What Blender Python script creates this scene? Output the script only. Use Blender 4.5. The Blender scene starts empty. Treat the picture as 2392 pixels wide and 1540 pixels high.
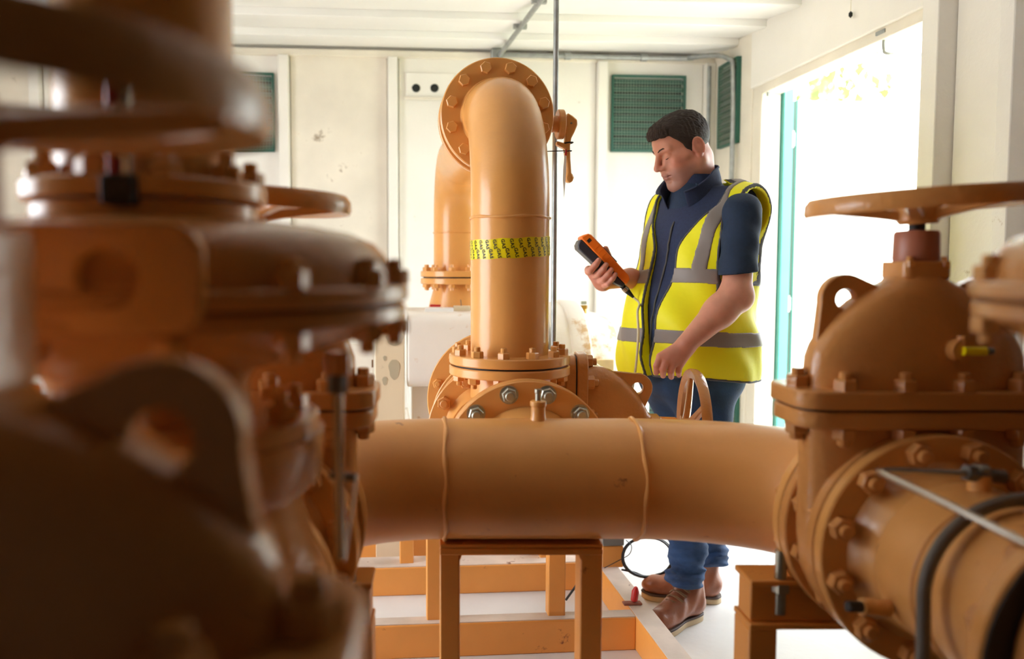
import bpy, math, random
import numpy as np
from mathutils import Vector, Matrix

# ---------------------------------------------------------------- camera, sky, sun, exposure
SC = bpy.context.scene
COL = SC.collection
R = math.radians
F_PX, PPX, PPY, PITCH, CAM_H = 1900.0, 1030.0, 745.0, R(3.6), 1.29
camd = bpy.data.cameras.new('camera')
cam = bpy.data.objects.new('camera', camd)
COL.objects.link(cam)
cam.location = (0, 0, CAM_H)
cam.rotation_euler = (R(90) - PITCH, 0, 0)
camd.sensor_width = 36.0
camd.sensor_fit = 'HORIZONTAL'
camd.lens = F_PX / 2392 * 36
camd.shift_x = (1196 - PPX) / 2392
camd.shift_y = -(770 - PPY) / 2392
camd.clip_start = 0.02
camd.dof.use_dof = True
camd.dof.focus_distance = 2.5
camd.dof.aperture_fstop = 1.9
SC.camera = cam

world = bpy.data.worlds.new('sky')
SC.world = world
world.use_nodes = True
bg = world.node_tree.nodes['Background']
bg.inputs[0].default_value = (0.86, 0.93, 1.0, 1)
bg.inputs[1].default_value = 6.5

sund = bpy.data.lights.new('sun', 'SUN')
sund.energy = 7.0
sund.angle = R(3)
sund.color = (1.0, 0.96, 0.9)
sun = bpy.data.objects.new('sun', sund)
COL.objects.link(sun)
SUN_TO = Vector((0.06, -0.75, 0.62)).normalized()
sun.rotation_euler = SUN_TO.to_track_quat('Z', 'Y').to_euler()

SC.view_settings.view_transform = 'Standard'
SC.view_settings.look = 'None'
SC.view_settings.gamma = 1.0
SC.view_settings.use_curve_mapping = False
SC.view_settings.exposure = 0.60
SC.cycles.max_bounces = 10
SC.cycles.diffuse_bounces = 6
SC.cycles.glossy_bounces = 4
SC.cycles.sample_clamp_indirect = 8.0
SC.cycles.use_denoising = True

ROOM = Matrix.Rotation(R(4.5), 4, 'Z')          # the room stands a few degrees off the pipe trains
ROOM_I = ROOM.inverted()


def ray(u, v):
    a, b = (u - PPX) / F_PX, (PPY - v) / F_PX
    return Vector((a, math.cos(PITCH) + b * math.sin(PITCH), -math.sin(PITCH) + b * math.cos(PITCH)))


def at(u, v, Y):
    """a point of the photograph at depth Y metres"""
    d = ray(u, v)
    t = Y / d.y
    return Vector((d.x * t, Y, CAM_H + d.z * t))


def room_y(u, v, y):
    d = ROOM_I.to_3x3() @ ray(u, v)
    t = y / d.y
    return Vector((d.x * t, y, CAM_H + d.z * t))


def room_x(u, v, x):
    d = ROOM_I.to_3x3() @ ray(u, v)
    t = x / d.x
    return Vector((x, d.y * t, CAM_H + d.z * t))


# ---------------------------------------------------------------- materials
def srgb(r, g, b):
    f = lambda c: (c / 255 / 12.92) if c / 255 <= 0.04045 else ((c / 255 + 0.055) / 1.055) ** 2.4
    return (f(r), f(g), f(b), 1)


def mix(c, k):
    return (min(c[0] * k, 1), min(c[1] * k, 1), min(c[2] * k, 1), 1)


def mat(name, col, rough=0.5, metal=0.0, var=0.12, scale=6.0, bump=0.0, bscale=60.0, spots=None, spot_amt=0.5,
        spot_scale=9.0, coat=0.0, sss=0.0, stretch=(1, 1, 1), attr=None, spec=0.5):
    m = bpy.data.materials.new(name)
    m.use_nodes = True
    nt = m.node_tree
    N, L = nt.nodes, nt.links
    b = N['Principled BSDF']
    b.inputs['Roughness'].default_value = rough
    b.inputs['Metallic'].default_value = metal
    b.inputs['Coat Weight'].default_value = coat
    b.inputs['Coat Roughness'].default_value = 0.15
    b.inputs['Specular IOR Level'].default_value = spec
    if sss:
        b.inputs['Subsurface Weight'].default_value = sss
        b.inputs['Subsurface Radius'].default_value = (0.012, 0.005, 0.003)
        b.inputs['Subsurface Scale'].default_value = 1.0
    tc = N.new('ShaderNodeTexCoord')
    mp = N.new('ShaderNodeMapping')
    mp.inputs['Scale'].default_value = stretch
    L.new(tc.outputs['Object'], mp.inputs[0])
    nz = N.new('ShaderNodeTexNoise')
    nz.inputs['Scale'].default_value = scale
    nz.inputs['Detail'].default_value = 5
    L.new(mp.outputs[0], nz.inputs[0])
    rp = N.new('ShaderNodeValToRGB')
    rp.color_ramp.elements[0].position = 0.3
    rp.color_ramp.elements[1].position = 0.7
    rp.color_ramp.elements[0].color = mix(col, 1 - var)
    rp.color_ramp.elements[1].color = mix(col, 1 + var)
    L.new(nz.outputs[0], rp.inputs[0])
    out = rp.outputs[0]
    if attr:
        at_ = N.new('ShaderNodeAttribute')
        at_.attribute_name = attr
        mx = N.new('ShaderNodeMix')
        mx.data_type = 'RGBA'
        mx.blend_type = 'MULTIPLY'
        mx.inputs[0].default_value = 1
        L.new(out, mx.inputs[6])
        L.new(at_.outputs[0], mx.inputs[7])
        out = mx.outputs[2]
    if spots:
        n2 = N.new('ShaderNodeTexNoise')
        n2.inputs['Scale'].default_value = spot_scale
        n2.inputs['Detail'].default_value = 9
        n2.inputs['Roughness'].default_value = 0.7
        L.new(tc.outputs['Object'], n2.inputs[0])
        r2 = N.new('ShaderNodeValToRGB')
        r2.color_ramp.elements[0].position = 1 - spot_amt * 0.6
        r2.color_ramp.elements[1].position = min(1, 1 - spot_amt * 0.6 + 0.07)
        r2.color_ramp.elements[0].color = (0, 0, 0, 1)
        r2.color_ramp.elements[1].color = (1, 1, 1, 1)
        L.new(n2.outputs[0], r2.inputs[0])
        mx = N.new('ShaderNodeMix')
        mx.data_type = 'RGBA'
        L.new(r2.outputs[0], mx.inputs[0])
        L.new(out, mx.inputs[6])
        mx.inputs[7].default_value = spots
        out = mx.outputs[2]
    L.new(out, b.inputs['Base Color'])
    if bump:
        n3 = N.new('ShaderNodeTexNoise')
        n3.inputs['Scale'].default_value = bscale
        n3.inputs['Detail'].default_value = 3
        L.new(mp.outputs[0], n3.inputs[0])
        bp = N.new('ShaderNodeBump')
        bp.inputs['Strength'].default_value = bump
        bp.inputs['Distance'].default_value = 0.01
        L.new(n3.outputs[0], bp.inputs['Height'])
        L.new(bp.outputs[0], b.inputs['Normal'])
    return m


OCHRE = srgb(222, 158, 88)
M = {}
M['paint'] = mat('ochre_gloss_paint', OCHRE, 0.24, var=0.09, scale=4, bump=0.05, bscale=55, spots=srgb(120, 70, 40), spot_amt=0.56, spot_scale=22, spec=0.5)
M['paint_rust'] = mat('ochre_paint_rust', OCHRE, 0.34, var=0.10, scale=4, bump=0.06, bscale=55, spots=srgb(112, 58, 34), spot_amt=0.585, spot_scale=15)
M['paint_cast'] = mat('ochre_paint_cast_iron', srgb(206, 142, 80), 0.22, var=0.08, scale=5, bump=0.16, bscale=90, spots=srgb(90, 55, 36), spot_amt=0.45, spot_scale=14)
M['skid'] = mat('ochre_steelwork', srgb(224, 152, 74), 0.42, var=0.10, scale=3, bump=0.05, spots=srgb(128, 66, 36), spot_amt=0.58, spot_scale=12)
M['skid_top'] = mat('pale_steel_top', srgb(205, 190, 178), 0.5, var=0.18, scale=7, bump=0.08, spots=srgb(120, 74, 52), spot_amt=0.62, spot_scale=14)  # paler, brown-spotted colour for the beam tops
M['brown'] = mat('primer_brown_paint', srgb(172, 106, 80), 0.42, var=0.08)
M['collar_orange'] = mat('orange_sleeve', srgb(236, 140, 30), 0.3, var=0.06)
M['black'] = mat('black_gasket', srgb(30, 26, 24), 0.6, var=0.2)
M['zinc'] = mat('zinc_plated_steel', srgb(168, 165, 152), 0.33, metal=0.85, var=0.2, scale=30)
M['galv'] = mat('galvanised_conduit', srgb(160, 162, 160), 0.42, metal=0.6, var=0.15, scale=30)
M['steel'] = mat('stainless_tube', srgb(180, 172, 160), 0.25, metal=0.9, var=0.1)
M['wall'] = mat('cream_wall_paint', srgb(236, 231, 223), 0.55, var=0.05, scale=2.2, bump=0.10, bscale=70, spots=srgb(190, 174, 152), spot_amt=0.56, spot_scale=6)
M['wall_dirty'] = mat('stained_wall_paint', srgb(230, 221, 206), 0.55, var=0.09, scale=3.5, bump=0.10, bscale=60, spots=srgb(160, 142, 120), spot_amt=0.60, spot_scale=7)
M['absorber'] = mat('umber_light_absorber', srgb(74, 60, 48), .7, var=.1)  # dark tone for unseen near surfaces, added to cut bounce onto the foreground
M['ceiling'] = mat('white_ceiling_paint', srgb(240, 238, 234), 0.5, var=0.04, scale=2.0, bump=0.05, bscale=50)
M['floor'] = mat('pale_concrete_floor', srgb(214, 212, 210), 0.5, var=0.09, scale=2.5, bump=0.08, bscale=40, spots=srgb(150, 138, 128), spot_amt=0.55, spot_scale=6)
M['louvre'] = mat('dark_green_louvre', srgb(52, 96, 86), 0.45, var=0.12, scale=8)
M['mesh'] = mat('dusty_wire_mesh', srgb(128, 148, 132), 0.6, var=0.2)
M['dark'] = mat('dark_void', srgb(24, 26, 24), 0.8)
M['teal'] = mat('teal_door_paint', srgb(70, 150, 138), 0.35, var=0.05)
M['darkgreen'] = mat('dark_green_edge', srgb(22, 84, 70), 0.4, var=0.05)
M['doorwhite'] = mat('white_door_paint', srgb(240, 240, 236), 0.45, var=0.02)
M['white'] = mat('white_plastic', srgb(235, 235, 232), 0.45, var=0.03)
M['machine'] = mat('aged_white_casing', srgb(236, 232, 224), 0.5, var=0.05, scale=3, bump=0.08, bscale=50, spots=srgb(206, 172, 130), spot_amt=0.76, spot_scale=4.5)
M['yellow'] = mat('yellow_tape', srgb(240, 218, 10), 0.32, var=0.05, bump=0.1, bscale=30)
M['print'] = mat('black_print', srgb(28, 24, 10), 0.5)
M['red'] = mat('red_plastic', srgb(196, 40, 36), 0.4, var=0.1)
M['redtube'] = mat('crimson_tube', srgb(150, 14, 40), 0.2)
M['greybox'] = mat('grey_junction_box', srgb(120, 118, 112), 0.45, var=0.06)
M['cable_black'] = mat('black_cable', srgb(34, 34, 38), 0.4)
M['cable_grey'] = mat('grey_cable', srgb(96, 90, 82), 0.4)
M['cable_beige'] = mat('beige_hose', srgb(214, 204, 168), 0.35)
M['leaf'] = mat('foliage', srgb(150, 182, 110), 0.5, var=0.25, scale=5)
M['bark'] = mat('bark', srgb(90, 72, 54), 0.8, var=0.2)
M['ground'] = mat('pale_gravel', srgb(205, 200, 190), 0.9, var=0.1, scale=4)
M['grass'] = mat('grass', srgb(140, 156, 96), 0.9, var=0.2, scale=6)
M['wood'] = mat('painted_timber', srgb(222, 204, 172), 0.6, var=0.06, scale=5, bump=0.06, spots=srgb(178, 158, 130), spot_amt=0.56, spot_scale=5, stretch=(1, 1, 0.3))


# ---------------------------------------------------------------- mesh builder
def frame_z(d):
    """3x3 whose z axis is d"""
    return Vector(d).normalized().to_track_quat('Z', 'Y').to_matrix()


class MB:
    def __init__(s):
        s.v, s.f = [], []

    def add(s, vs, fs, T=None):
        o = len(s.v)
        for p in vs:
            p = Vector(p)
            s.v.append(tuple(T @ p) if T is not None else tuple(p))
        s.f.extend(tuple(i + o for i in f) for f in fs)
        return s

    def box(s, x0, x1, y0, y1, z0, z1, T=None):
        vs = [(x, y, z) for x in (x0, x1) for y in (y0, y1) for z in (z0, z1)]
        fs = [(0, 1, 3, 2), (4, 6, 7, 5), (0, 4, 5, 1), (2, 3, 7, 6), (0, 2, 6, 4), (1, 5, 7, 3)]
        return s.add(vs, fs, T)

    def lathe(s, prof, n=32, T=None, cap=True, ph=0.0):
        """prof: (r, z) list, turned around z"""
        vs, fs = [], []
        for r, z in prof:
            for k in range(n):
                a = 2 * math.pi * k / n + ph
                vs.append((r * math.cos(a), r * math.sin(a), z))
        for i in range(len(prof) - 1):
            for k in range(n):
                k2 = (k + 1) % n
                fs.append((i * n + k, i * n + k2, (i + 1) * n + k2, (i + 1) * n + k))
        if cap:
            if prof[0][0] > 1e-5:
                fs.append(tuple(reversed(range(n))))
            if prof[-1][0] > 1e-5:
                fs.append(tuple(range((len(prof) - 1) * n, len(prof) * n)))
        return s.add(vs, fs, T)

    def cyl(s, p0, p1, r0, r1=None, n=24, ph=0.0):
        p0, p1 = Vector(p0), Vector(p1)
        d = p1 - p0
        T = Matrix.Translation(p0) @ frame_z(d).to_4x4()
        return s.lathe([(r0, 0), (r0 if r1 is None else r1, d.length)], n, T, ph=ph)

    def turn(s, prof, p0, d, n=32, ph=0.0):
        return s.lathe(prof, n, Matrix.Translation(Vector(p0)) @ frame_z(d).to_4x4(), ph=ph)

    def tube(s, pts, r, n=12, closed=False):
        pts = [Vector(p) for p in pts]
        rs = r if hasattr(r, '__len__') else [r] * len(pts)
        m = len(pts)
        vs, fs = [], []
        up = None
        for i, p in enumerate(pts):
            if closed:
                t = pts[(i + 1) % m] - pts[i - 1]
            else:
                t = pts[min(i + 1, m - 1)] - pts[max(i - 1, 0)]
            t.normalize()
            if up is None:
                up = Vector((0, 0, 1)) if abs(t.z) < 0.9 else Vector((1, 0, 0))
            x = up - t * up.dot(t)
            if x.length < 1e-6:
                x = Vector((1, 0, 0)) - t * t.x
            x.normalize()
            y = t.cross(x)
            up = x
            for k in range(n):
                a = 2 * math.pi * k / n
                vs.append(p + (x * math.cos(a) + y * math.sin(a)) * rs[i])
        rng = m if closed else m - 1
        for i in range(rng):
            j = (i + 1) % m
            for k in range(n):
                k2 = (k + 1) % n
                fs.append((i * n + k, i * n + k2, j * n + k2, j * n + k))
        if not closed:
            fs.append(tuple(reversed(range(n))))
            fs.append(tuple(range((m - 1) * n, m * n)))
        return s.add(vs, fs)

    def loft(s, rings, cap=True):
        n = len(rings[0])
        vs = [p for r in rings for p in r]
        fs = []
        for i in range(len(rings) - 1):
            for k in range(n):
                k2 = (k + 1) % n
                fs.append((i * n + k, i * n + k2, (i + 1) * n + k2, (i + 1) * n + k))
        if cap:
            fs.append(tuple(reversed(range(n))))
            fs.append(tuple(range((len(rings) - 1) * n, len(rings) * n)))
        return s.add(vs, fs)

    def prism(s, poly, z0, z1, T=None):
        n = len(poly)
        vs = [(x, y, z0) for x, y in poly] + [(x, y, z1) for x, y in poly]
        fs = [tuple(reversed(range(n))), tuple(range(n, 2 * n))]
        fs += [(k, (k + 1) % n, n + (k + 1) % n, n + k) for k in range(n)]
        return s.add(vs, fs, T)

    def plate_hole(s, outline, c, r, z0, z1, T=None, n=40):
        """extruded outline with a round hole; outline must be star-shaped about the hole centre"""
        cx, cy = c
        out = []
        m = len(outline)
        for k in range(n):
            a = 2 * math.pi * k / n
            dx, dy = math.cos(a), math.sin(a)
            best = 1e9
            for i in range(m):
                x1, y1 = outline[i][0] - cx, outline[i][1] - cy
                x2, y2 = outline[(i + 1) % m][0] - cx, outline[(i + 1) % m][1] - cy
                ex, ey = x2 - x1, y2 - y1
                den = dx * ey - dy * ex
                if abs(den) < 1e-12:
                    continue
                t = (x1 * ey - y1 * ex) / den
                w = (x1 * dy - y1 * dx) / den
                if t > 0 and -1e-9 <= w <= 1 + 1e-9:
                    best = min(best, t)
            out.append((cx + dx * best, cy + dy * best))
        inn = [(cx + r * math.cos(2 * math.pi * k / n), cy + r * math.sin(2 * math.pi * k / n)) for k in range(n)]
        vs = [(x, y, z) for z in (z0, z1) for x, y in out] + [(x, y, z) for z in (z0, z1) for x, y in inn]
        fs = []
        for k in range(n):
            j = (k + 1) % n
            fs.append((k, j, n + j, n + k))
            fs.append((2 * n + j, 2 * n + k, 3 * n + k, 3 * n + j))
            fs.append((n + k, n + j, 3 * n + j, 3 * n + k))
            fs.append((j, k, 2 * n + k, 2 * n + j))
        return s.add(vs, fs, T)

    def mesh(s, name, m=None, angle=35):
        me = bpy.data.meshes.new(name)
        me.from_pydata([tuple(p) for p in s.v], [], s.f)
        me.validate()
        import bmesh
        bm = bmesh.new()
        bm.from_mesh(me)
        bmesh.ops.recalc_face_normals(bm, faces=bm.faces)
        bm.to_mesh(me)
        bm.free()
        me.shade_smooth()
        me.set_sharp_from_angle(angle=R(angle))
        if m:
            me.materials.append(m)
        return me

    def build(s, name, m, parent=None, T=None, bevel=0.0, seg=2, angle=35):
        return link(name, s.mesh(name, m, angle), parent, T, bevel, seg)


def link(name, me, parent=None, T=None, bevel=0.0, seg=2):
    o = bpy.data.objects.new(name, me)
    COL.objects.link(o)
    if parent is not None:
        o.parent = parent
    if T is not None:
        o.matrix_basis = T
    if bevel:
        b = o.modifiers.new('bevel', 'BEVEL')
        b.width = bevel
        b.segments = seg
        b.limit_method = 'ANGLE'
        b.angle_limit = R(40)
        b.harden_normals = False
    return o


def tag(o, label=None, cat=None, group=None, kind=None):
    if label:
        o['label'] = label
    if cat:
        o['category'] = cat
    if group:
        o['group'] = group
    if kind:
        o['kind'] = kind
    return o


def thing(name, label, cat, T=None, group=None):
    o = bpy.data.objects.new(name, None)
    o.empty_display_size = 0.1
    COL.objects.link(o)
    if T is not None:
        o.matrix_basis = T
    return tag(o, label, cat, group)


def copy_tree(o, parent=None):
    c = o.copy()
    COL.objects.link(c)
    c.parent = parent
    for ch in list(o.children):
        copy_tree(ch, c)
    return c


def arc(c, e1, e2, r, a0, a1, n):
    c, e1, e2 = Vector(c), Vector(e1), Vector(e2)
    return [c + (e1 * math.cos(R(a0 + (a1 - a0) * i / n)) + e2 * math.sin(R(a0 + (a1 - a0) * i / n))) * r for i in range(n + 1)]


def smooth_path(pts, n=8):
    """Catmull-Rom through the points"""
    P = [Vector(p) for p in pts]
    P = [P[0] * 2 - P[1]] + P + [P[-1] * 2 - P[-2]]
    out = []
    for i in range(1, len(P) - 2):
        for k in range(n):
            t = k / n
            a, b, c, d = P[i - 1], P[i], P[i + 1], P[i + 2]
            out.append(0.5 * ((2 * b) + (c - a) * t + (2 * a - 5 * b + 4 * c - d) * t * t + (3 * b - a - 3 * c + d) * t ** 3))
    out.append(P[-2])
    return out


def flange_prof(r_in, r, t, ch=0.003):
    return [(r_in, 0), (r - ch, 0), (r, ch), (r, t - ch), (r - ch, t), (r_in, t)]


def bolt_mesh(name, m, s=0.017, h=0.017, stud=0.0085, out=0.012, washer=False):
    b = MB()
    z = 0.0
    if washer:
        b.lathe([(s * 1.18, 0), (s * 1.18, 0.003)], 20)
        z = 0.003
    b.lathe([(s, z), (s, z + h * 0.85), (s * 0.87, z + h)], 6)
    if out:
        b.lathe([(stud, z + h * 0.9), (stud, z + h + out - 0.002), (stud * 0.8, z + h + out)], 12)
    return b.mesh(name, m, 30)


BOLT = bolt_mesh('nut_and_stud', M['paint'])
BOLT_BIG = bolt_mesh('nut_and_stud_large', M['paint_cast'], 0.0205, 0.02, 0.011, 0.012)
BOLT_HEAD = bolt_mesh('bolt_head', M['paint'], 0.0185, 0.014, 0, 0)
BOLT_ZINC = bolt_mesh('zinc_nut', M['zinc'], 0.0205, 0.018, 0.0125, 0.014, True)


def ring_bolts(parent, c, axis, rb, n, me, ph=0.0, name='bolt'):
    """n bolts on a pitch circle, standing up along axis"""
    F = frame_z(axis)
    for k in range(n):
        a = 2 * math.pi * (k + ph) / n
        p = Vector(c) + F @ Vector((rb * math.cos(a), rb * math.sin(a), 0))
        link(name, me, parent, Matrix.Translation(p) @ F.to_4x4() @ Matrix.Rotation(a, 4, 'Z'))
# ---------------------------------------------------------------- the room
XR, XL, YB, YF, ZC = 2.01, -2.55, 4.80, -0.75, 2.56
DOOR_Y0, DOOR_Y1, DOOR_Z = 2.915, 4.18, 2.20
LD0, LD1 = 1.2, 3.0                               # a second doorway in the left wall, outside the frame


def struct(name, mb, m, bevel=0.0):
    return tag(mb.build(name, m, None, ROOM, bevel), kind='structure')


fl = struct('floor', MB().box(XL - .1, XR + .1, YF - .1, YB + .1, -0.1, 0), M['floor'])
tag(fl, 'pale grey painted concrete floor', None)
ce = struct('ceiling', MB().box(XL - .1, XR + .1, YF - .1, YB + .1, ZC + .03, ZC + .13), M['ceiling'])
y = YB
k = 0
while y > YF:
    y2 = max(y - 0.345, YF)
    b = MB()
    drop = 0.04
    b.loft([[(x, y - .002, ZC + .03), (x, y - .002, ZC - 0.0), (x, y2 + .03, ZC - drop), (x, y2 + .002, ZC - drop + .004), (x, y2 + .002, ZC + .03)]
            for x in (XL, XR)])
    b.build('ceiling_panel', M['ceiling'] if y2 > 0.9 else M['absorber'], ce, None, 0.004)  # unseen near panels coloured dark to put the foreground in shade
    y = y2

MB().box(XL + .05, XR - .05, YF + .05, 1.5, 0, .006).build('absorber_mat', M['absorber'], fl)  # added dark sheet, out of view, soaks up light bounced off the floor

# back wall: backing, ribs and panels
bw = struct('wall_back', MB().box(XL - .1, XR + .1, YB + .04, YB + .14, 0, ZC + .1), M['wall'])
rib_u = [80, 405, 655, 907, 1150, 1392, 1640]
rib_x = [room_y(u, 400, YB).x for u in rib_u]
for x in rib_x:
    b = MB().loft([[(x - .002, YB + .04, z), (x - .002, YB - .045, z), (x + .055, YB - .045, z), (x + .06, YB + .04, z)] for z in (0, ZC - .06)])
    b.build('rib', M['wall'], bw, None, 0.004)
edges = [XL] + rib_x + [XR]
for i in range(len(edges) - 1):
    x0 = edges[i] + (0.062 if i else 0)
    x1 = edges[i + 1] - 0.004
    if x1 - x0 > 0.03:
        MB().box(x0, x1, YB, YB + .05, 0.0, ZC - .05).build('wall_panel', M['wall_dirty'] if i in (0, 3, 7) else M['wall'], bw, None, 0.006)
MB().box(XL, XR, YB - .02, YB + .04, ZC - .06, ZC - .02).build('top_rail', M['wall_dirty'], bw, None, 0.004)
MB().box(XL, XR, YB - .035, YB + .04, 0, 0.09).build('bottom_rail', M['wall_dirty'], bw, None, 0.004)

# right wall with the doorway
b = MB()
b.box(XR + .04, XR + .10, YF - .1, DOOR_Y0 - .01, 0, ZC + .1)
b.box(XR + .04, XR + .10, DOOR_Y1 + .01, YB + .1, 0, ZC + .1)
b.box(XR + .04, XR + .10, DOOR_Y0 - .01, DOOR_Y1 + .01, DOOR_Z + .012, ZC + .1)
rw = struct('wall_right', b, M['wall'])
segs = [(YF, .6), (.68, 1.2), (1.28, 1.8), (1.88, 2.385), (2.47, 2.73), (DOOR_Y1 + .10, YB)]
for y0, y1 in segs:
    MB().box(XR, XR + .05, y0, y1, 0, ZC).build('wall_panel', M['wall_dirty'] if y1 > 4 else M['wall'] if y1 > 2.3 else M['absorber'], rw, None, 0.006)  # near panels out of view darkened to keep reflected light off the foreground
for y0, y1 in [(.6, .68), (1.2, 1.28), (1.8, 1.88), (2.385, 2.47), (2.73, 2.84)]:
    b = MB().loft([[(XR + .05, y0, z), (XR - .06, y0 + .012, z), (XR - .06, y1 - .012, z), (XR + .05, y1, z)] for z in (0, ZC)])
    b.build('rib', M['wall'], rw, None, 0.004)
MB().box(XR - .012, XR + .05, 2.84, DOOR_Y1 + .10, DOOR_Z + .045, ZC).build('header_panel', M['wall'], rw, None, 0.006)
# door frame
t1 = struct('trim_1', MB().box(XR + .005, XR + .11, DOOR_Y1 - .0, DOOR_Y1 + .10, 0, DOOR_Z + .05), M['wall_dirty'], 0.005)
t2 = struct('trim_2', MB().box(XR + .005, XR + .11, DOOR_Y0 - .075, DOOR_Y0, 0, DOOR_Z + .05), M['wall_dirty'], 0.005)
t3 = struct('trim_3', MB().box(XR + .005, XR + .11, DOOR_Y0, DOOR_Y1, DOOR_Z, DOOR_Z + .05), M['wall_dirty'], 0.005)
t4 = struct('trim_4', MB().box(XR + .115, XR + .165, DOOR_Y1 - .03, DOOR_Y1 + .06, 0, DOOR_Z + .02), M['teal'], 0.004)
for i, z in enumerate((1.42, 1.30)):
    MB().cyl((XR + .03, DOOR_Y0 - .002, z + .5), (XR + .03, DOOR_Y0 + .008, z + .5), .012, n=10).build('rivet', M['galv'], t2)

# left wall with a doorway, and the wall behind the camera (both outside the frame)
b = MB()
b.box(XL - .1, XL, YF - .1, LD0, 0, ZC + .1)
b.box(XL - .1, XL, LD1, YB + .1, 0, ZC + .1)
b.box(XL - .1, XL, LD0, LD1, 2.3, ZC + .1)
wl = struct('wall_left', b, M['wall'])
MB().box(XL, XL + .02, YF, 1.0, 0, ZC - .01).build('wall_panel', M['absorber'], wl, None, .004)  # added dark facing, unseen, holds back bounce from the left
struct('wall_front', MB().box(XL - .1, XR + .1, YF - .1, YF, 0, ZC + .1), M['absorber'])  # unseen wall coloured dark so the foreground falls into shade

# open door leaf outside, hinged at the far jamb
dl = thing('door_leaf', 'white steel door leaf with green edge swung open outside the doorway', 'door', ROOM)
LX0, LX1, LY = XR + .235, XR + 1.46, DOOR_Y1 + .06
MB().box(LX0, LX1, LY, LY + .045, .03, DOOR_Z - .02).build('leaf_panel', M['doorwhite'], dl, None, .003)
MB().box(LX0 - .012, LX0, LY - .006, LY + .05, .03, DOOR_Z - .02).build('leaf_edge', M['darkgreen'], dl, None, .002)
for x0, x1, z0, z1 in ((LX0 + .01, LX0 + .13, .05, DOOR_Z - .04), (LX1 - .13, LX1 - .01, .05, DOOR_Z - .04), (LX0 + .13, LX1 - .13, .05, .2),
                       (LX0 + .13, LX1 - .13, .98, 1.1), (LX0 + .13, LX1 - .13, DOOR_Z - .17, DOOR_Z - .04)):
    MB().box(x0, x1, LY - .012, LY, z0, z1).build('rail', M['doorwhite'], dl, None, .003)
for z in (.35, 1.05, 1.93):
    hb = MB()
    hb.cyl((LX0 - .03, LY + .0, z), (LX0 - .03, LY + .0, z + .09), .013, n=12)
    hb.box(XR + .165, LX0, LY - .004, LY + .004, z + .01, z + .08)
    hb.build('hinge', M['galv'], dl)
    for dx in (.035, .085):
        MB().cyl((LX0 + dx, LY - .012, z + .045), (LX0 + dx, LY - .02, z + .045), .008, n=10).build('bolt', M['galv'], dl)
sb = MB().cyl((LX0 + .22, LY - .03, DOOR_Z - .10), (LX1 - .05, LY - .03, DOOR_Z - .10), .007, n=10)
sb.box(LX0 + .20, LX0 + .27, LY - .035, LY - .012, DOOR_Z - .14, DOOR_Z - .08)
sb.build('stay_bar', M['galv'], dl)

# door stays hanging from the lintel
p0 = room_x(2066, 78, XR + .02)
st = thing('door_stay', 'bent grey steel door stay hooked under the lintel at the bright doorway', 'hook', ROOM)
MB().tube(smooth_path([p0, p0 + Vector((0, 0, -.06)), p0 + Vector((.01, -.02, -.085)), p0 + Vector((.16, -.03, -.09)), p0 + Vector((.5, -.03, -.09))], 6), .0065, 10).build('rod', M['galv'], st)
MB().box(p0.x - .02, p0.x + .02, p0.y - .03, p0.y + .03, p0.z - .004, p0.z + .012).build('bracket', M['galv'], st, None, .002)
p0 = room_x(1795, 193, XR + .02)
st = thing('door_catch', 'small grey catch at the far upper corner of the doorway', 'catch', ROOM)
MB().box(p0.x - .01, p0.x + .03, p0.y - .02, p0.y + .03, p0.z - .01, p0.z + .015).build('plate', M['galv'], st, None, .002)
MB().cyl(p0, p0 + Vector((0, 0, -.07)), .008, n=10).build('pin', M['galv'], st)


# louvred vents
def vent(label, T, w, h, n, slat_m=None):
    """front face towards -y, x right, z up, origin at lower left corner"""
    v = thing('wall_vent', label, 'vent', T)
    MB().box(.005, w - .005, .012, .016, .005, h - .005).build('backing', M['dark'], v)
    f = MB()
    f.box(-.012, w + .012, -.012, .015, -.012, 0)
    f.box(-.012, w + .012, -.012, .015, h, h + .012)
    f.box(-.012, 0, -.012, .015, 0, h)
    f.box(w, w + .012, -.012, .015, 0, h)
    f.build('frame', M['darkgreen'], v, None, .002)
    sm = MB()
    sm.add([(0.002, -.006, 0), (w - .002, -.006, 0), (w - .002, -.004, 0.002), (0.002, -.004, 0.002),
            (0.002, .011, h / n * .66), (w - .002, .011, h / n * .66), (w - .002, .012, h / n * .70), (0.002, .012, h / n * .70)],
           [(0, 1, 5, 4), (3, 7, 6, 2), (0, 3, 2, 1), (4, 5, 6, 7), (0, 4, 7, 3), (1, 2, 6, 5)])
    me = sm.mesh('slat', slat_m or M['louvre'])
    for i in range(n):
        link('slat', me, v, Matrix.Translation((0, 0, h * i / n + .002)))
    g = MB()
    nx = max(6, int(w / .017))
    nz = max(6, int(h / .017))
    for i in range(nx + 1):
        x = w * i / nx
        g.box(x - .0011, x + .0011, -.0095, -.0078, 0, h)
    for i in range(nz + 1):
        z = h * i / nz
        g.box(0, w, -.0095, -.0078, z - .0011, z + .0011)
    tag(g.build('wire_mesh', M['mesh'], v), kind='stuff')
    return v


def back_vent(label, u0, v0, u1, v1, n):
    a, c = room_y(u0, v1, YB - .012), room_y(u1, v0, YB - .012)
    return vent(label, ROOM @ Matrix.Translation((a.x, YB - .014, a.z)), c.x - a.x, c.z - a.z, n)


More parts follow.
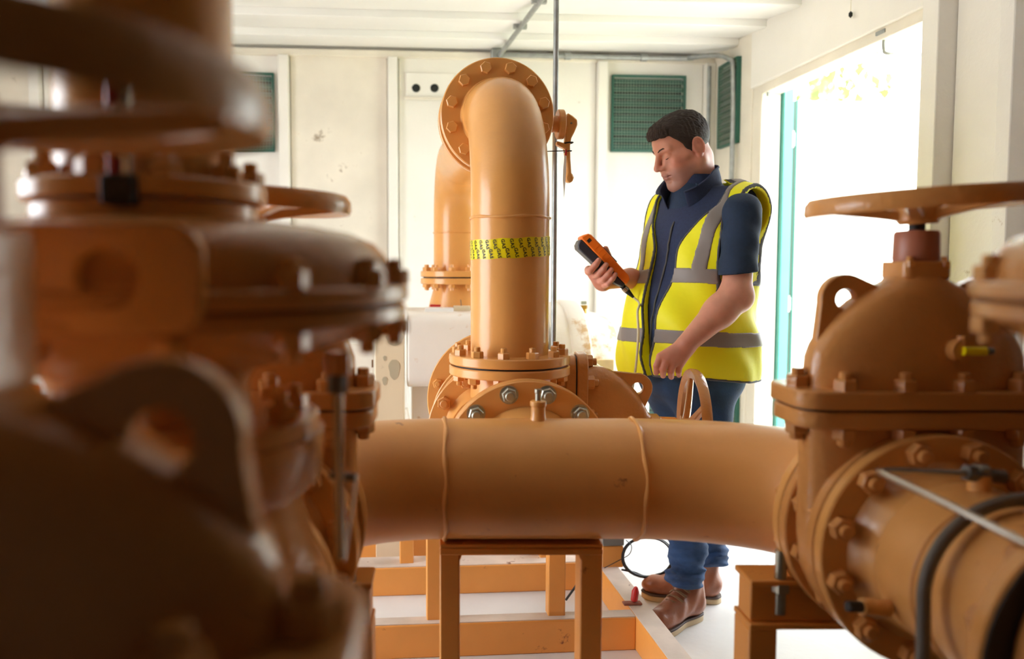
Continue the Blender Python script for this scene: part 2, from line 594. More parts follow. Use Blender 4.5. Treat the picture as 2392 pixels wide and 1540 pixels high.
back_vent('green louvred vent behind wire mesh on back wall above the man', 1431, 183, 1597, 350, 10)
back_vent('green louvred vent on back wall half hidden by dark handwheel', 470, 176, 635, 348, 10)
back_vent('low green mesh vent near the floor behind the lug with round hole', 1440, 905, 1600, 1010, 6)
for lab, u0, u1, v0, v1, n in (('narrow dark louvred vent on right wall beside the curved conduit', 1681, 1721, 160, 338, 12),
                               ('low louvred vent on right wall behind the man legs', 1684, 1720, 900, 1000, 7)):
    a, c = room_x(u0, v1, XR - .012), room_x(u1, v1, XR - .012)
    z0 = (room_x(u0, v1, XR).z + room_x(u1, v1, XR).z) / 2
    z1 = (room_x(u0, v0, XR).z + room_x(u1, v0 - 12, XR).z) / 2
    T = ROOM @ Matrix.Translation((XR - .014, a.y, z0)) @ Matrix.Rotation(R(-90), 4, 'Z')
    vent(lab, T, a.y - c.y, z1 - z0, n, M['greybox'])

# plate with cable holes on the back wall
a, c = room_y(948, 228, YB), room_y(1062, 172, YB)
cp = thing('cable_plate', 'cream wall plate with three black cable holes behind the elbow', 'plate', ROOM)
MB().box(a.x, c.x, YB - .012, YB + .002, a.z, c.z).build('plate', M['wall'], cp, None, .004)
MB().box(a.x - .01, c.x, YB - .03, YB - .01, a.z - .014, a.z).build('ledge', M['wall_dirty'], cp, None, .003)
for u in (972, 1015, 1056):
    p = room_y(u, 206, YB - .012)
    MB().turn([(.024, 0), (.024, .004), (.02, .006)], (p.x, p.y + .001, p.z), (0, -1, 0), 20).build('grommet', M['dark'], cp)

# conduits
cc = thing('wall_conduit', 'grey galvanised conduit along top of back wall bending down by the doorway', 'conduit', ROOM)
pa = room_y(1165, 128, YB - .07)
pb = room_y(1640, 130, YB - .07)
zc_ = pa.z
path = [(pa.x, YB - .07, zc_), (XR - .25, YB - .07, zc_)]
path += arc((XR - .25, YB - .2, zc_), (0, 1, 0), (1, 0, 0), .13, 0, 60, 5)[1:]
e = path[-1]
q = Vector((XR - .05, YB - .38, zc_ - .02))
path = smooth_path([path[0], path[1], (XR - .18, YB - .1, zc_), (XR - .05, YB - .30, zc_ - .05), (XR - .035, YB - .36, zc_ - .22), (XR - .035, YB - .36, 1.4), (XR - .035, YB - .36, 0.35)], 8)
MB().tube(path, .0135, 12).build('pipe', M['galv'], cc)
for x in (pb.x - .35, (pa.x + pb.x) / 2 - .2):
    MB().cyl((x - .018, YB - .07, zc_), (x + .018, YB - .07, zc_), .021, n=14).build('coupling', M['galv'], cc)
for z in (1.72, .9):
    MB().cyl((XR - .035, YB - .36, z), (XR - .035, YB - .36, z + .05), .02, n=14).build('coupling', M['galv'], cc)
MB().box(pa.x - .045, pa.x + .02, YB - .1, YB - .045, zc_ - .03, zc_ + .03).build('junction_box', M['galv'], cc, None, .006)
oc = thing('ceiling_conduit', 'grey conduit clamped under the ceiling running towards the viewer', 'conduit', ROOM)
pe = ROOM_I @ at(1268, -4, 3.75)
d = Vector((pe.x - pa.x, pe.y - (YB - .07), 0))
ps = Vector((pa.x, YB - .08, ZC - .055))
pz = ps + d.normalized() * 3.2
MB().cyl(ps, pz, .0135, n=12).build('pipe', M['galv'], oc)
for k in (.55, .95, 1.7, 2.5):
    c_ = ps + d.normalized() * k
    MB().box(c_.x - .035, c_.x + .035, c_.y - .012, c_.y + .012, c_.z - .005, ZC).build('clamp', M['galv'], oc, None, .002)
nc = thing('corner_conduit', 'thin dark conduit beside the vent at the corner', 'conduit', ROOM)
pp = room_y(1645, 150, YB - .03)
MB().cyl((pp.x + .02, YB - .06, .1), (pp.x + .02, YB - .06, zc_ - .04), .011, n=10).build('pipe', M['galv'], nc)

# thin hanging cord on the header, and a small clip
hc = thing('pull_cord', 'thin cord with a small dark bob hanging on the wall above the doorway', 'cord', ROOM)
p = room_x(1987, 34, XR - .03)
MB().cyl(p, (p.x, p.y, ZC - .02), .0012, n=6).build('string', M['cable_beige'], hc)
MB().lathe([(.001, -.014), (.008, -.006), (.008, .006), (.001, .014)], 12, Matrix.Translation(p)).build('bob', M['dark'], hc)

# vertical galvanised rod from ceiling
vr = thing('hanger_rod', 'thin vertical galvanised rod beside the tall pipe from the ceiling', 'rod')
pr, pr2 = at(1297, 300, 2.9), at(1300, 800, 2.9)
MB().cyl((pr.x, pr.y, .95), (pr.x, pr.y, ZC + .02), .0095, n=12).build('rod', M['galv'], vr)
MB().lathe([(.02, 0), (.02, .03)], 6, Matrix.Translation((pr.x, pr.y, .93))).build('end_nut', M['galv'], vr)

# notice on the back wall at the left
sg = thing('wall_notice', 'tall yellow and white safety notice on back wall between pipework at left', 'sign', ROOM)
a, c = room_y(136, 470, YB - .05), room_y(300, 250, YB - .05)
MB().box(a.x, c.x, YB - .056, YB - .048, a.z, c.z).build('board', M['white'], sg, None, .002)
hh = c.z - a.z
for z0, z1, x0, x1 in ((.78, .97, .0, .16), (.45, .70, .0, .95), (.30, .42, .13, .95), (.03, .10, .0, .95), (.14, .26, .14, .5)):
    MB().box(a.x + (c.x - a.x) * max(x0, .015), a.x + (c.x - a.x) * x1, YB - .058, YB - .055, a.z + hh * z0, a.z + hh * z1).build('panel', M['yellow'], sg)
for z0 in (.12, .20, .28, .435, .72, .76):
    MB().box(a.x + (c.x - a.x) * .08, a.x + (c.x - a.x) * .8, YB - .0585, YB - .0555, a.z + hh * z0, a.z + hh * (z0 + .006)).build('line', M['print'], sg)

# ---------------------------------------------------------------- outside
gd = tag(MB().box(-14, 16, -14, 18, -.14, -.11).build('ground', M['ground'], None, ROOM), kind='structure')
gr = tag(MB().box(4.2, 16, -14, 18, -.11, -.10).build('lawn', M['grass'], None, ROOM), kind='structure')


def tree(label, x, y, h, r, n, seed, z0=.0):
    rnd = random.Random(seed)
    t = thing('leafy_tree', label, 'tree', ROOM @ Matrix.Translation((x, y, -.1)), 'trees outside the doorway')
    MB().tube([(0, 0, 0), (.03, 0, h * .3), (0, .04, h * .75)], [.07, .055, .02], 8).build('trunk', M['bark'], t)
    b = MB()
    for i in range(n):
        while True:
            p = Vector((rnd.uniform(-1, 1), rnd.uniform(-1, 1), rnd.uniform(-1, 1)))
            if .25 < p.length < 1:
                break
        c = Vector((p.x * r, p.y * r, z0 + (h - z0) * (.5 + .5 * p.z)))
        q = Matrix.Rotation(rnd.uniform(0, 6.28), 3, 'Z') @ Matrix.Rotation(rnd.uniform(-1.2, 1.2), 3, 'X')
        s = rnd.uniform(.05, .1)
        vs = [c + q @ Vector(w) * s for w in ((0, -1, 0), (.45, 0, .12), (0, 1, 0), (-.45, 0, .12))]
        b.add(vs, [(0, 1, 2), (0, 2, 3)])
    tag(b.build('foliage', M['leaf'], t), kind='stuff')


tree('bushy green tree seen through the gap by the door hinge', 2.75, 6.0, 2.3, .6, 2500, 1)
tree('tall pale tree rising above the open door leaf', 3.9, 8.2, 4.4, 1.3, 3200, 2, .8)
tree('spreading tree furthest right beyond the door leaf', 7.0, 7.6, 4.6, 1.5, 3200, 3, .8)
# ---------------------------------------------------------------- pipework
Rz45 = Matrix.Rotation(R(4.5), 4, 'Z')
RzV = Matrix.Rotation(R(-5), 4, 'Z')


def sring(hx, hy, z, n=40, e=2.6, cx=0.0, cy=0.0):
    out = []
    for k in range(n):
        a = 2 * math.pi * k / n
        c, s = math.cos(a), math.sin(a)
        out.append((cx + hx * math.copysign(abs(c) ** (2 / e), c), cy + hy * math.copysign(abs(s) ** (2 / e), s), z))
    return out


def round_rect(hx, hy, r, n=5):
    pts = []
    for sx, sy, a0 in ((1, 1, 0), (-1, 1, 90), (-1, -1, 180), (1, -1, 270)):
        for i in range(n + 1):
            a = R(a0 + 90 * i / n)
            pts.append((sx * (hx - r) + r * math.cos(a), sy * (hy - r) + r * math.sin(a)))
    return pts


def handwheel(parent, z, tilt=(0, 0), mt='paint_cast'):
    """rim, hub and five spokes; the rim lies at height z"""
    T = Matrix.Translation((0, 0, z)) @ Matrix.Rotation(R(tilt[0]), 4, 'X') @ Matrix.Rotation(R(tilt[1]), 4, 'Y')
    hw = MB()
    prof = [(.156, -.012), (.160, .004), (.168, .013), (.177, .013), (.184, .004), (.186, -.012), (.183, -.019), (.176, -.017), (.166, -.015), (.156, -.012)]
    hw.lathe(prof, 56, None, cap=False)
    w = hw.build('handwheel', M[mt], parent, T)
    MB().lathe([(.018, .004), (.030, .004), (.036, -.006), (.036, -.034), (.030, -.042), (.018, -.042)], 24).build('hub', M[mt], w)
    MB().lathe([(.014, -.04), (.014, .016), (.010, .02)], 6).build('stem_nut', M['zinc'], w)
    sp = MB()
    n = 10
    rings = []
    for i in range(n + 1):
        t = i / n
        x = .028 + t * .136
        zc = -.026 + .022 * (t ** .8)
        wd = .026 - .006 * t
        hh = .011 - .003 * t
        rings.append([(x, wd / 2 * c * 1.0, zc + hh * s) for c, s in ((1, -.7), (.7, -1), (-.7, -1), (-1, -.7), (-1, .5), (-.3, 1), (.3, 1), (1, .5))])
    sp.loft(rings)
    me = sp.mesh('spoke', M[mt])
    for k in range(5):
        link('spoke', me, w, Matrix.Rotation(R(72 * k + 20), 4, 'Z'))
    return w


def gate_valve(label, T, dome=1.0, sleeve='brown', lugs=(-1,), tilt=(0, 0), plug=True, rear_nuts=True, wheel_z=.604):
    g = thing('gate_valve', label, 'valve', T, 'gate valves of the gas station')
    # body between the two pipe flanges
    b = MB()
    rings = []
    for z in (.213, .15, .08, 0, -.06, -.11, -.15, -.18, -.193):
        hw = .193 if z >= 0 else math.sqrt(max(.195 ** 2 - z * z, .0004))
        rings.append(sring(hw, .062, z, 44, 3.2))
    b.loft(rings)
    b.build('body', M['paint_cast'], g)
    for y, nm in ((.042, 1), (-.042, -1)):
        MB().turn(flange_prof(.05, .2025, .028), (0, y, 0), (0, nm, 0), 64).build('flange', M['paint_cast'], g)
    if rear_nuts:
        ring_bolts(g, (0, .042, 0), (0, -1, 0), .178, 12, BOLT_BIG, .5)
    ring_bolts(g, (0, -.042, 0), (0, 1, 0), .178, 12, BOLT_BIG, .5)
    # bonnet joint: two plates and a gasket line
    for z0, z1, hx, hy in ((.208, .238, .228, .083), (.242, .274, .233, .086)):
        MB().prism(round_rect(hx, hy, .045), z0, z1).build('bonnet_flange', M['paint_cast'], g, None, .004)
    MB().prism(round_rect(.222, .078, .04), .236, .244).build('gasket', M['black'], g)
    for x, y in ((-.205, 0), (.205, 0), (-.15, -.064), (-.05, -.068), (.05, -.068), (.15, -.064), (-.15, .064), (-.05, .068), (.05, .068), (.15, .064)):
        link('bolt', BOLT_BIG, g, Matrix.Translation((x, y, .274)))
        link('bolt', BOLT_BIG, g, Matrix.Translation((x, y, .208)) @ Matrix.Rotation(math.pi, 4, 'X'))
    # bonnet dome
    b = MB()
    rings = []
    for hw, hd, z in ((.192, .07, .27), (.192, .07, .29), (.190, .07, .325), (.182, .069, .348), (.165, .067, .375), (.142, .064, .402), (.115, .06, .426),
                      (.088, .055, .444), (.066, .05, .455), (.052, .046, .462), (.047, .044, .47)):
        rings.append(sring(hw, hd, .27 + (z - .27) * dome, 44, 2.5))
    b.loft(rings)
    b.build('bonnet', M['paint_cast'], g, angle=50)
    dz = (.47 - .27) * (dome - 1)
    for s in lugs:
        zl = .27 + (.429 - .27) * dome
        out = [(s * (.127 + .0) + s * .045 * math.cos(R(a)) if True else 0, zl + .045 * math.sin(R(a))) for a in range(-10, 125, 15)]
        out += [(s * .04, zl + .01), (s * .04, .30), (s * .183, .30)]
        MB().plate_hole(out, (s * .127, zl), .0175, -.012, .012, Matrix.Rotation(R(90), 4, 'X')).build('lifting_lug', M['paint_cast'], g, None, .003)
    # gland, sleeve and stem
    MB().prism(round_rect(.042, .042, .012), .466 + dz, .496).build('gland_flange', M['paint_cast'], g, None, .003)
    for x in (-.03, .03):
        link('bolt', BOLT, g, Matrix.Translation((x, -.034, .487)) @ Matrix.Scale(.6, 4))
    MB().lathe([(.036, .494), (.038, .5), (.037, .545), (.034, .55), (.014, .552)], 32).build('sleeve', M[sleeve], g)
    MB().cyl((0, 0, .54), (0, 0, .6), .0135, n=20).build('stem', M['black'] if sleeve == 'brown' else M['brown'], g)
    handwheel(g, wheel_z, tilt)
    if plug:
        p = MB().cyl((.035, -.066, .345), (.035, -.092, .345), .02, n=16)
        p.cyl((.035, -.085, .345), (.035, -.085, .37), .009, n=10)
        pl = p.build('drain_plug', M['paint_cast'], g)
        MB().cyl((.03, -.095, .345), (.068, -.095, .345), .0075, n=14).build('cap', M['yellow'], pl)
        MB().cyl((.068, -.095, .345), (.08, -.095, .345), .006, n=14).build('tip', M['steel'], pl)
    return g


AXZ = .805
XA, XBr = -.345, .847
gate_valve('ochre gate valve at right with brown sleeve in front of the bright doorway', Matrix.Translation((XBr, 1.455, AXZ)), tilt=(0, -3.2), lugs=(-1, 1))
gate_valve('ochre gate valve whose flat handwheel shows behind the big diaphragm regulator', Matrix.Translation((XA, 1.455, AXZ)), tilt=(0, 2), plug=False)
gate_valve('nearest ochre gate valve at lower left, much blurred, with lifting lug', Matrix.Translation((-.325, .515, .735)) @ Matrix.Scale(1.17, 4), wheel_z=.575, dome=.70, lugs=(1,), tilt=(1.5, 3), plug=False, rear_nuts=False)
gate_valve('ochre gate valve lying on its side with handwheel beside the man', Matrix.Translation((.167, 2.43, .812)) @ RzV @ Matrix.Rotation(R(90), 4, 'Y') @ Matrix.Scale(.97, 4),
           sleeve='collar_orange', tilt=(0, 0))

# ---- the long cross pipe with an elbow at each end
YP = 1.853
PR = .1365
sp = thing('cross_pipe', 'large horizontal ochre pipe with an elbow at each end crossing the foreground', 'pipe')
path = []
for i in range(17):
    t = R(90 * (1 - i / 16))
    path.append((XA + .355 * (1 - math.sin(t)) , YP - .30 * (1 - math.sin(R(90 * i / 16))) if False else YP - .30 * (1 - math.cos(R(90) - t)), AXZ))
# quarter ellipses: start along +y at the left flange, finish along -y at the right flange
path = []
for i in range(21):
    a = R(90 * i / 20)
    path.append((XA + .36 * (1 - math.cos(a)), YP - .30 * (1 - math.sin(a)), AXZ))
for i in range(1, 10):
    x = XA + .36 + (XBr - .413 - XA - .36) * i / 10
    path.append((x, YP, AXZ))
for i in range(21):
    a = R(90 * i / 20)
    path.append((XBr - .413 * (1 - math.sin(a)), YP - .30 * (1 - math.cos(a)), AXZ))
MB().tube(path, PR, 64).build('pipe', M['paint_rust'], sp)
for u in (1040, 1477):
    x = at(u, 1120, YP).x
    rg = MB().tube([(x + .002 * math.sin(7 * a), YP + (PR + .0005) * math.cos(a), AXZ + (PR + .0005) * math.sin(a)) for a in [2 * math.pi * k / 72 for k in range(72)]],
                   [.0048 + .0012 * math.sin(5.3 * k) for k in range(72)], 8, True)
    rg.build('weld', M['paint_rust'], sp)
for x in (XA, XBr):
    MB().turn(flange_prof(.1, .2025, .028), (x, 1.528, AXZ), (0, 1, 0), 64).build('flange', M['paint'], sp)
    MB().turn([(.2, 0), (.2, .004)], (x, 1.5255, AXZ), (0, 1, 0), 48).build('gasket', M['black'], sp)
    ring_bolts(sp, (x, 1.556, AXZ), (0, 1, 0), .178, 12, BOLT_BIG, .5)
xb = at(1233, 1093, 2.06).x
MB().cyl((xb, YP, AXZ - .02), (xb, 2.07, AXZ - .022), .128, n=48).build('branch', M['paint'], sp)
MB().turn([(.128, -.05), (.15, -.012), (.152, 0)], (xb, 2.062, AXZ - .022), (0, 1, 0), 48).build('branch_hub', M['paint'], sp)
p = at(1257, 985, YP)
np_ = MB().lathe([(.026, -.02), (.019, .0), (.0165, .008), (.0165, .03), (.0185, .032), (.0185, .042), (.015, .044)], 24, Matrix.Translation((p.x, YP, AXZ + PR)))
nn = np_.build('nipple', M['paint'], sp)
MB().lathe([(.007, .04), (.007, .06), (.0085, .062), (.0085, .07)], 12, Matrix.Translation((p.x, YP, AXZ + PR))).build('vent_pin', M['zinc'], nn)

# ---- header: tee below the riser
FY = 2.065
hd = thing('header_tee', 'ochre pipe tee with zinc bolted front flange behind the cross pipe', 'pipe fitting')
fz = AXZ - .022
MB().turn(flange_prof(.11, .218, .024), (xb, FY, fz), (0, 1, 0), 80).build('flange', M['paint'], hd)
MB().turn(flange_prof(.11, .218, .024), (xb, FY + .028, fz), (0, 1, 0), 80).build('flange', M['paint'], hd)
MB().turn([(.21, 0), (.21, .006)], (xb, FY + .023, fz), (0, 1, 0), 64).build('gasket', M['black'], hd)
ring_bolts(hd, (xb, FY, fz), (0, -1, 0), .1885, 12, BOLT_ZINC, .5)
MB().tube([(xb, FY + .03, fz), (xb - .01, 2.2, fz), (xb - .03, 2.34, .81), (.165, 2.41, .812)], [.16, .155, .13, .12], 48).build('tee_body', M['paint'], hd)
RX, RY = at(1190, 800, 2.29).x, 2.29
MB().cyl((RX, RY, .79), (RX, RY, .985), .1095, n=48).build('branch', M['paint'], hd)
MB().lathe(flange_prof(.08, .17, .0255), 64, Matrix.Translation((RX, RY, .991))).build('flange', M['paint'], hd)
ring_bolts(hd, (RX, RY, .991), (0, 0, -1), .1475, 12, BOLT, .5)

# ---- riser with elbow and flange
rs = thing('riser_pipe', 'tall ochre riser pipe with bend at top and yellow GAS tape', 'pipe', Matrix.Translation((RX, RY, 0)) @ Rz45)
z0, z1 = 1.02, 1.452
EY, EZ = .245, 1.757
path = [(0, 0, z0)] + [(0, 0, z0 + (z1 - z0) * i / 6) for i in range(1, 6)]
for i in range(25):
    a = R(90 * i / 24)
    path.append((0, EY * (1 - math.cos(a)), z1 + (EZ - z1) * math.sin(a)))
MB().tube(path, .1095, 64).build('pipe', M['paint'], rs)
MB().tube([(.1105 * math.cos(a), .1105 * math.sin(a), 1.428 + .0015 * math.sin(4 * a)) for a in [2 * math.pi * k / 72 for k in range(72)]],
          [.0038 + .0008 * math.sin(5.3 * k) for k in range(72)], 8, True).build('weld', M['paint'], rs)
MB().lathe(flange_prof(.08, .17, .0265), 64, Matrix.Translation((0, 0, 1.0215))).build('flange', M['paint'], rs)
MB().lathe([(.158, 1.015), (.158, 1.023)], 48).build('gasket', M['black'], rs)
ring_bolts(rs, (0, 0, 1.048), (0, 0, 1), .1475, 12, BOLT, .5)
MB().turn(flange_prof(.08, .176, .026), (0, EY, EZ), (0, 1, 0), 80).build('flange', M['paint'], rs)
MB().turn([(.1095, -.03), (.1135, -.004), (.116, 0)], (0, EY, EZ), (0, 1, 0), 64).build('weld', M['paint'], rs)
ring_bolts(rs, (0, EY, EZ), (0, -1, 0), .147, 12, BOLT_HEAD, .5)
# tape with lettering
tz = at(1190, 577, 2.18).z
tp = MB()
n = 72
rings = []
for k in range(n):
    a = 2 * math.pi * k / n
    dz = -.006 + .012 * (.5 + .5 * math.cos(a - .4)) + .0012 * math.sin(9 * a)
    r_ = .1112 + .0006 * math.sin(13 * a)
    rings.append([(r_ * math.cos(a), r_ * math.sin(a), tz - .0265 + dz), (r_ * math.cos(a), r_ * math.sin(a), tz + .0265 + dz),
                  (.1096 * math.cos(a), .1096 * math.sin(a), tz + .0265 + dz), (.1096 * math.cos(a), .1096 * math.sin(a), tz - .0265 + dz)])
vs = [p for r_ in rings for p in r_]
fs = []
for k in range(n):
    j = (k + 1) % n
    for q in range(4):
        fs.append((k * 4 + q, j * 4 + q, j * 4 + (q + 1) % 4, k * 4 + (q + 1) % 4))
tape = MB().add(vs, fs).build('tape', M['yellow'], rs)
cu = bpy.data.curves.new('gas_text', 'FONT')
cu.body = 'GAS'
cu.size = .0135
cu.offset = .00035
cu.space_character = 1.08
cu.resolution_u = 2
to = bpy.data.objects.new('gas_text', cu)
COL.objects.link(to)
dg = bpy.context.evaluated_depsgraph_get()
tm = bpy.data.meshes.new_from_object(to.evaluated_get(dg))
tv = [v.co.copy() for v in tm.vertices]
tf = [tuple(p.vertices) for p in tm.polygons]
bpy.data.objects.remove(to)
tw = max(v.x for v in tv)
lt = MB()
for k in range(30):
    a0 = 2 * math.pi * k / 30
    for row in (0, 1):
        aa = a0 + row * math.pi / 30
        dz = -.006 + .012 * (.5 + .5 * math.cos(aa - .4))
        vs = []
        for v in tv:
            x, y = v.x - tw / 2, v.y - .005
            c, s = math.cos(R(-80)), math.sin(R(-80))
            px, pz = x * c - y * s, x * s + y * c
            an = aa + px / .1122
            zz = tz + dz + (.0125 if row == 0 else -.0125) + pz
            vs.append((.1124 * math.cos(an), .1124 * math.sin(an), zz))
        lt.add(vs, tf)
lo = lt.build('lettering', M['print'], tape)
tag(tape, 'yellow tape printed GAS')

# ---- butterfly valve behind the elbow flange
bv = thing('butterfly_valve', 'ochre butterfly valve with lever handle and hanging tag behind the elbow', 'valve', Matrix.Translation((RX, RY, 0)) @ Rz45)
y0 = EY + .03
MB().turn([(.08, 0), (.148, 0), (.15, .003), (.15, .053), (.148, .056), (.08, .056)], (0, y0, EZ), (0, 1, 0), 64).build('body', M['paint'], bv)
T_I = (Matrix.Translation((RX, RY, 0)) @ Rz45).inverted()


def lp(u, v, Y=2.56):
    q = T_I @ at(u, v, Y)
    return (q.x, q.z)


ny = y0 + .028
c0 = lp(1290, 284)
MB().cyl((.14, ny, c0[1]), (lp(1311, 284)[0], ny, c0[1]), .026, n=24).build('neck', M['paint'], bv)
a_, b_ = lp(1309, 320), lp(1325, 249)
MB().cyl((a_[0], ny, (a_[1] + b_[1]) / 2), (b_[0], ny, (a_[1] + b_[1]) / 2), (b_[1] - a_[1]) / 2, n=32).build('notch_plate', M['paint'], bv, None, .003)
poly = [lp(u, v) for u, v in ((1333, 258), (1345, 265), (1356, 274), (1357, 286), (1350, 303), (1342, 318), (1339, 336), (1340, 370), (1342, 400), (1347, 411), (1346, 419),
                              (1340, 424), (1333, 423), (1328, 416), (1329, 408), (1332, 400), (1329, 370), (1326, 343), (1317, 339), (1307, 334), (1307, 325), (1318, 328), (1327, 330), (1328, 300), (1329, 275))]
lv = MB().prism([(x, -z) for x, z in reversed(poly)], ny - .014, ny + .014, Matrix.Rotation(R(-90), 4, 'X')).build('lever', M['paint'], bv, None, .004)
p_ = lp(1340, 411)
MB().lathe([(.0005, -.015), (.010, -.0115), (.015, 0), (.010, .0115), (.0005, .015)], 20, Matrix.Translation((p_[0] - .002, ny, p_[1]))).build('knob', M['paint'], lv)
q_ = lp(1341, 283)
MB().cyl((q_[0], ny - .0145, q_[1]), (q_[0], ny - .018, q_[1]), .003, n=10).build('pin', M['zinc'], lv)
for v_, t_ in ((329, .0022), (349, .0016)):
    q_ = lp(1335, v_)
    hx = .0165 if v_ == 329 else .0115
    MB().tube([(q_[0] + hx * math.cos(a), ny + .019 * math.sin(a), q_[1] + .002 * math.cos(a)) for a in [2 * math.pi * k / 16 for k in range(16)]], t_, 6, True).build('cable_tie', M['black'], bv)
q_, q2 = lp(1326, 349), lp(1282, 351)
MB().tube([(q_[0], ny - .018, q_[1]), (q2[0], ny - .02, q2[1])], .0015, 6).build('cable_tie_tail', M['black'], bv)
tg = [lp(u, v) for u, v in ((1325, 344), (1328, 352), (1327, 400), (1322, 462), (1321, 440), (1319, 420), (1320, 390))]
MB().prism([(x, -z) for x, z in reversed(tg)], ny - .024, ny - .0232, Matrix.Rotation(R(-90), 4, 'X')).build('tag', M['white'], bv)
tg = [lp(u, v) for u, v in ((1325, 344), (1329, 350), (1328, 362), (1324, 360))]
MB().prism([(x, -z) for x, z in reversed(tg)], ny - .025, ny - .0242, Matrix.Rotation(R(-90), 4, 'X')).build('tag_head', M['red'], bv)

# ---- rear pipe over to the machine
rp = thing('rear_pipe', 'ochre pipe bending down to the white machine by the back wall', 'pipe', Matrix.Translation((RX, RY, 0)) @ Rz45)
y1 = y0 + .058
YD = 1.50
MB().turn(flange_prof(.08, .176, .026), (0, y1, EZ), (0, 1, 0), 64).build('flange', M['paint'], rp)
ring_bolts(rp, (0, y1 + .026, EZ), (0, 1, 0), .147, 12, BOLT, .5)
path = [(0, y1, EZ), (0, .8, EZ), (0, 1.0, EZ), (0, YD - .25, EZ)]
for i in range(1, 17):
    a = R(90 * i / 16)
    path.append((0, YD - .25 + .25 * math.sin(a), EZ - .25 * (1 - math.cos(a))))
path += [(0, YD, 1.4), (0, YD, 1.25)]
MB().tube(path, .1095, 48).build('pipe', M['paint'], rp)
for z in (1.45,):
    MB().tube([(.1105 * math.cos(a), YD + .1105 * math.sin(a), z) for a in [2 * math.pi * k / 48 for k in range(48)]], .0035, 6, True).build('weld', M['paint'], rp)
for z in (1.248, 1.215):
    MB().lathe(flange_prof(.08, .17, .027), 56, Matrix.Translation((0, YD, z))).build('flange', M['paint'], rp)
MB().lathe([(.158, 1.24), (.158, 1.25)], 40, Matrix.Translation((0, YD, 0))).build('gasket', M['black'], rp)
ring_bolts(rp, (0, YD, 1.275), (0, 0, 1), .1475, 12, BOLT, .5)
ring_bolts(rp, (0, YD, 1.215), (0, 0, -1), .1475, 12, BOLT, .5)
MB().lathe([(.1095, 1.217), (.112, 1.19), (.142, 1.075)], 48, Matrix.Translation((0, YD, 0))).build('reducer', M['paint'], rp)

# ---- inlet spool between side-lying valve and machine
isp = thing('inlet_spool', 'short ochre flanged spool behind the side-lying valve joining the white machine', 'pipe', Matrix.Translation((.167, 2.43, .812)) @ RzV)
MB().turn(flange_prof(.1, .205, .026), (0, .072, .0), (0, 1, 0), 64).build('flange', M['paint'], isp)
MB().turn(flange_prof(.1, .225, .024), (-.005, .19, .05), (0, 1, 0), 64).build('flange', M['paint'], isp)
MB().turn([(.223, 0), (.223, .006)], (-.005, .215, .05), (0, 1, 0), 64).build('gasket', M['black'], isp)
ring_bolts(isp, (-.005, .19, .05), (0, -1, 0), .195, 12, BOLT, .5)
MB().tube([(0, .08, 0), (0, .13, .02), (-.005, .2, .05), (.03, .5, .05), (.06, .9, .05)], .135, 48).build('pipe', M['paint'], isp)
isp2 = thing('tee_spool', 'ochre flange facing front with nuts left of the riser base', 'pipe', Matrix.Translation((.167, 2.43, .812)) @ RzV)
MB().turn(flange_prof(.1, .1985, .028), (0, -.071, 0), (0, -1, 0), 64).build('flange', M['paint'], isp2)
ring_bolts(isp2, (0, -.099, 0), (0, -1, 0), .172, 12, BOLT_BIG, .0)
MB().turn([(.15, 0), (.135, .02), (.13, .09)], (0, -.099, 0), (0, -1, 0), 48).build('hub', M['paint'], isp2)


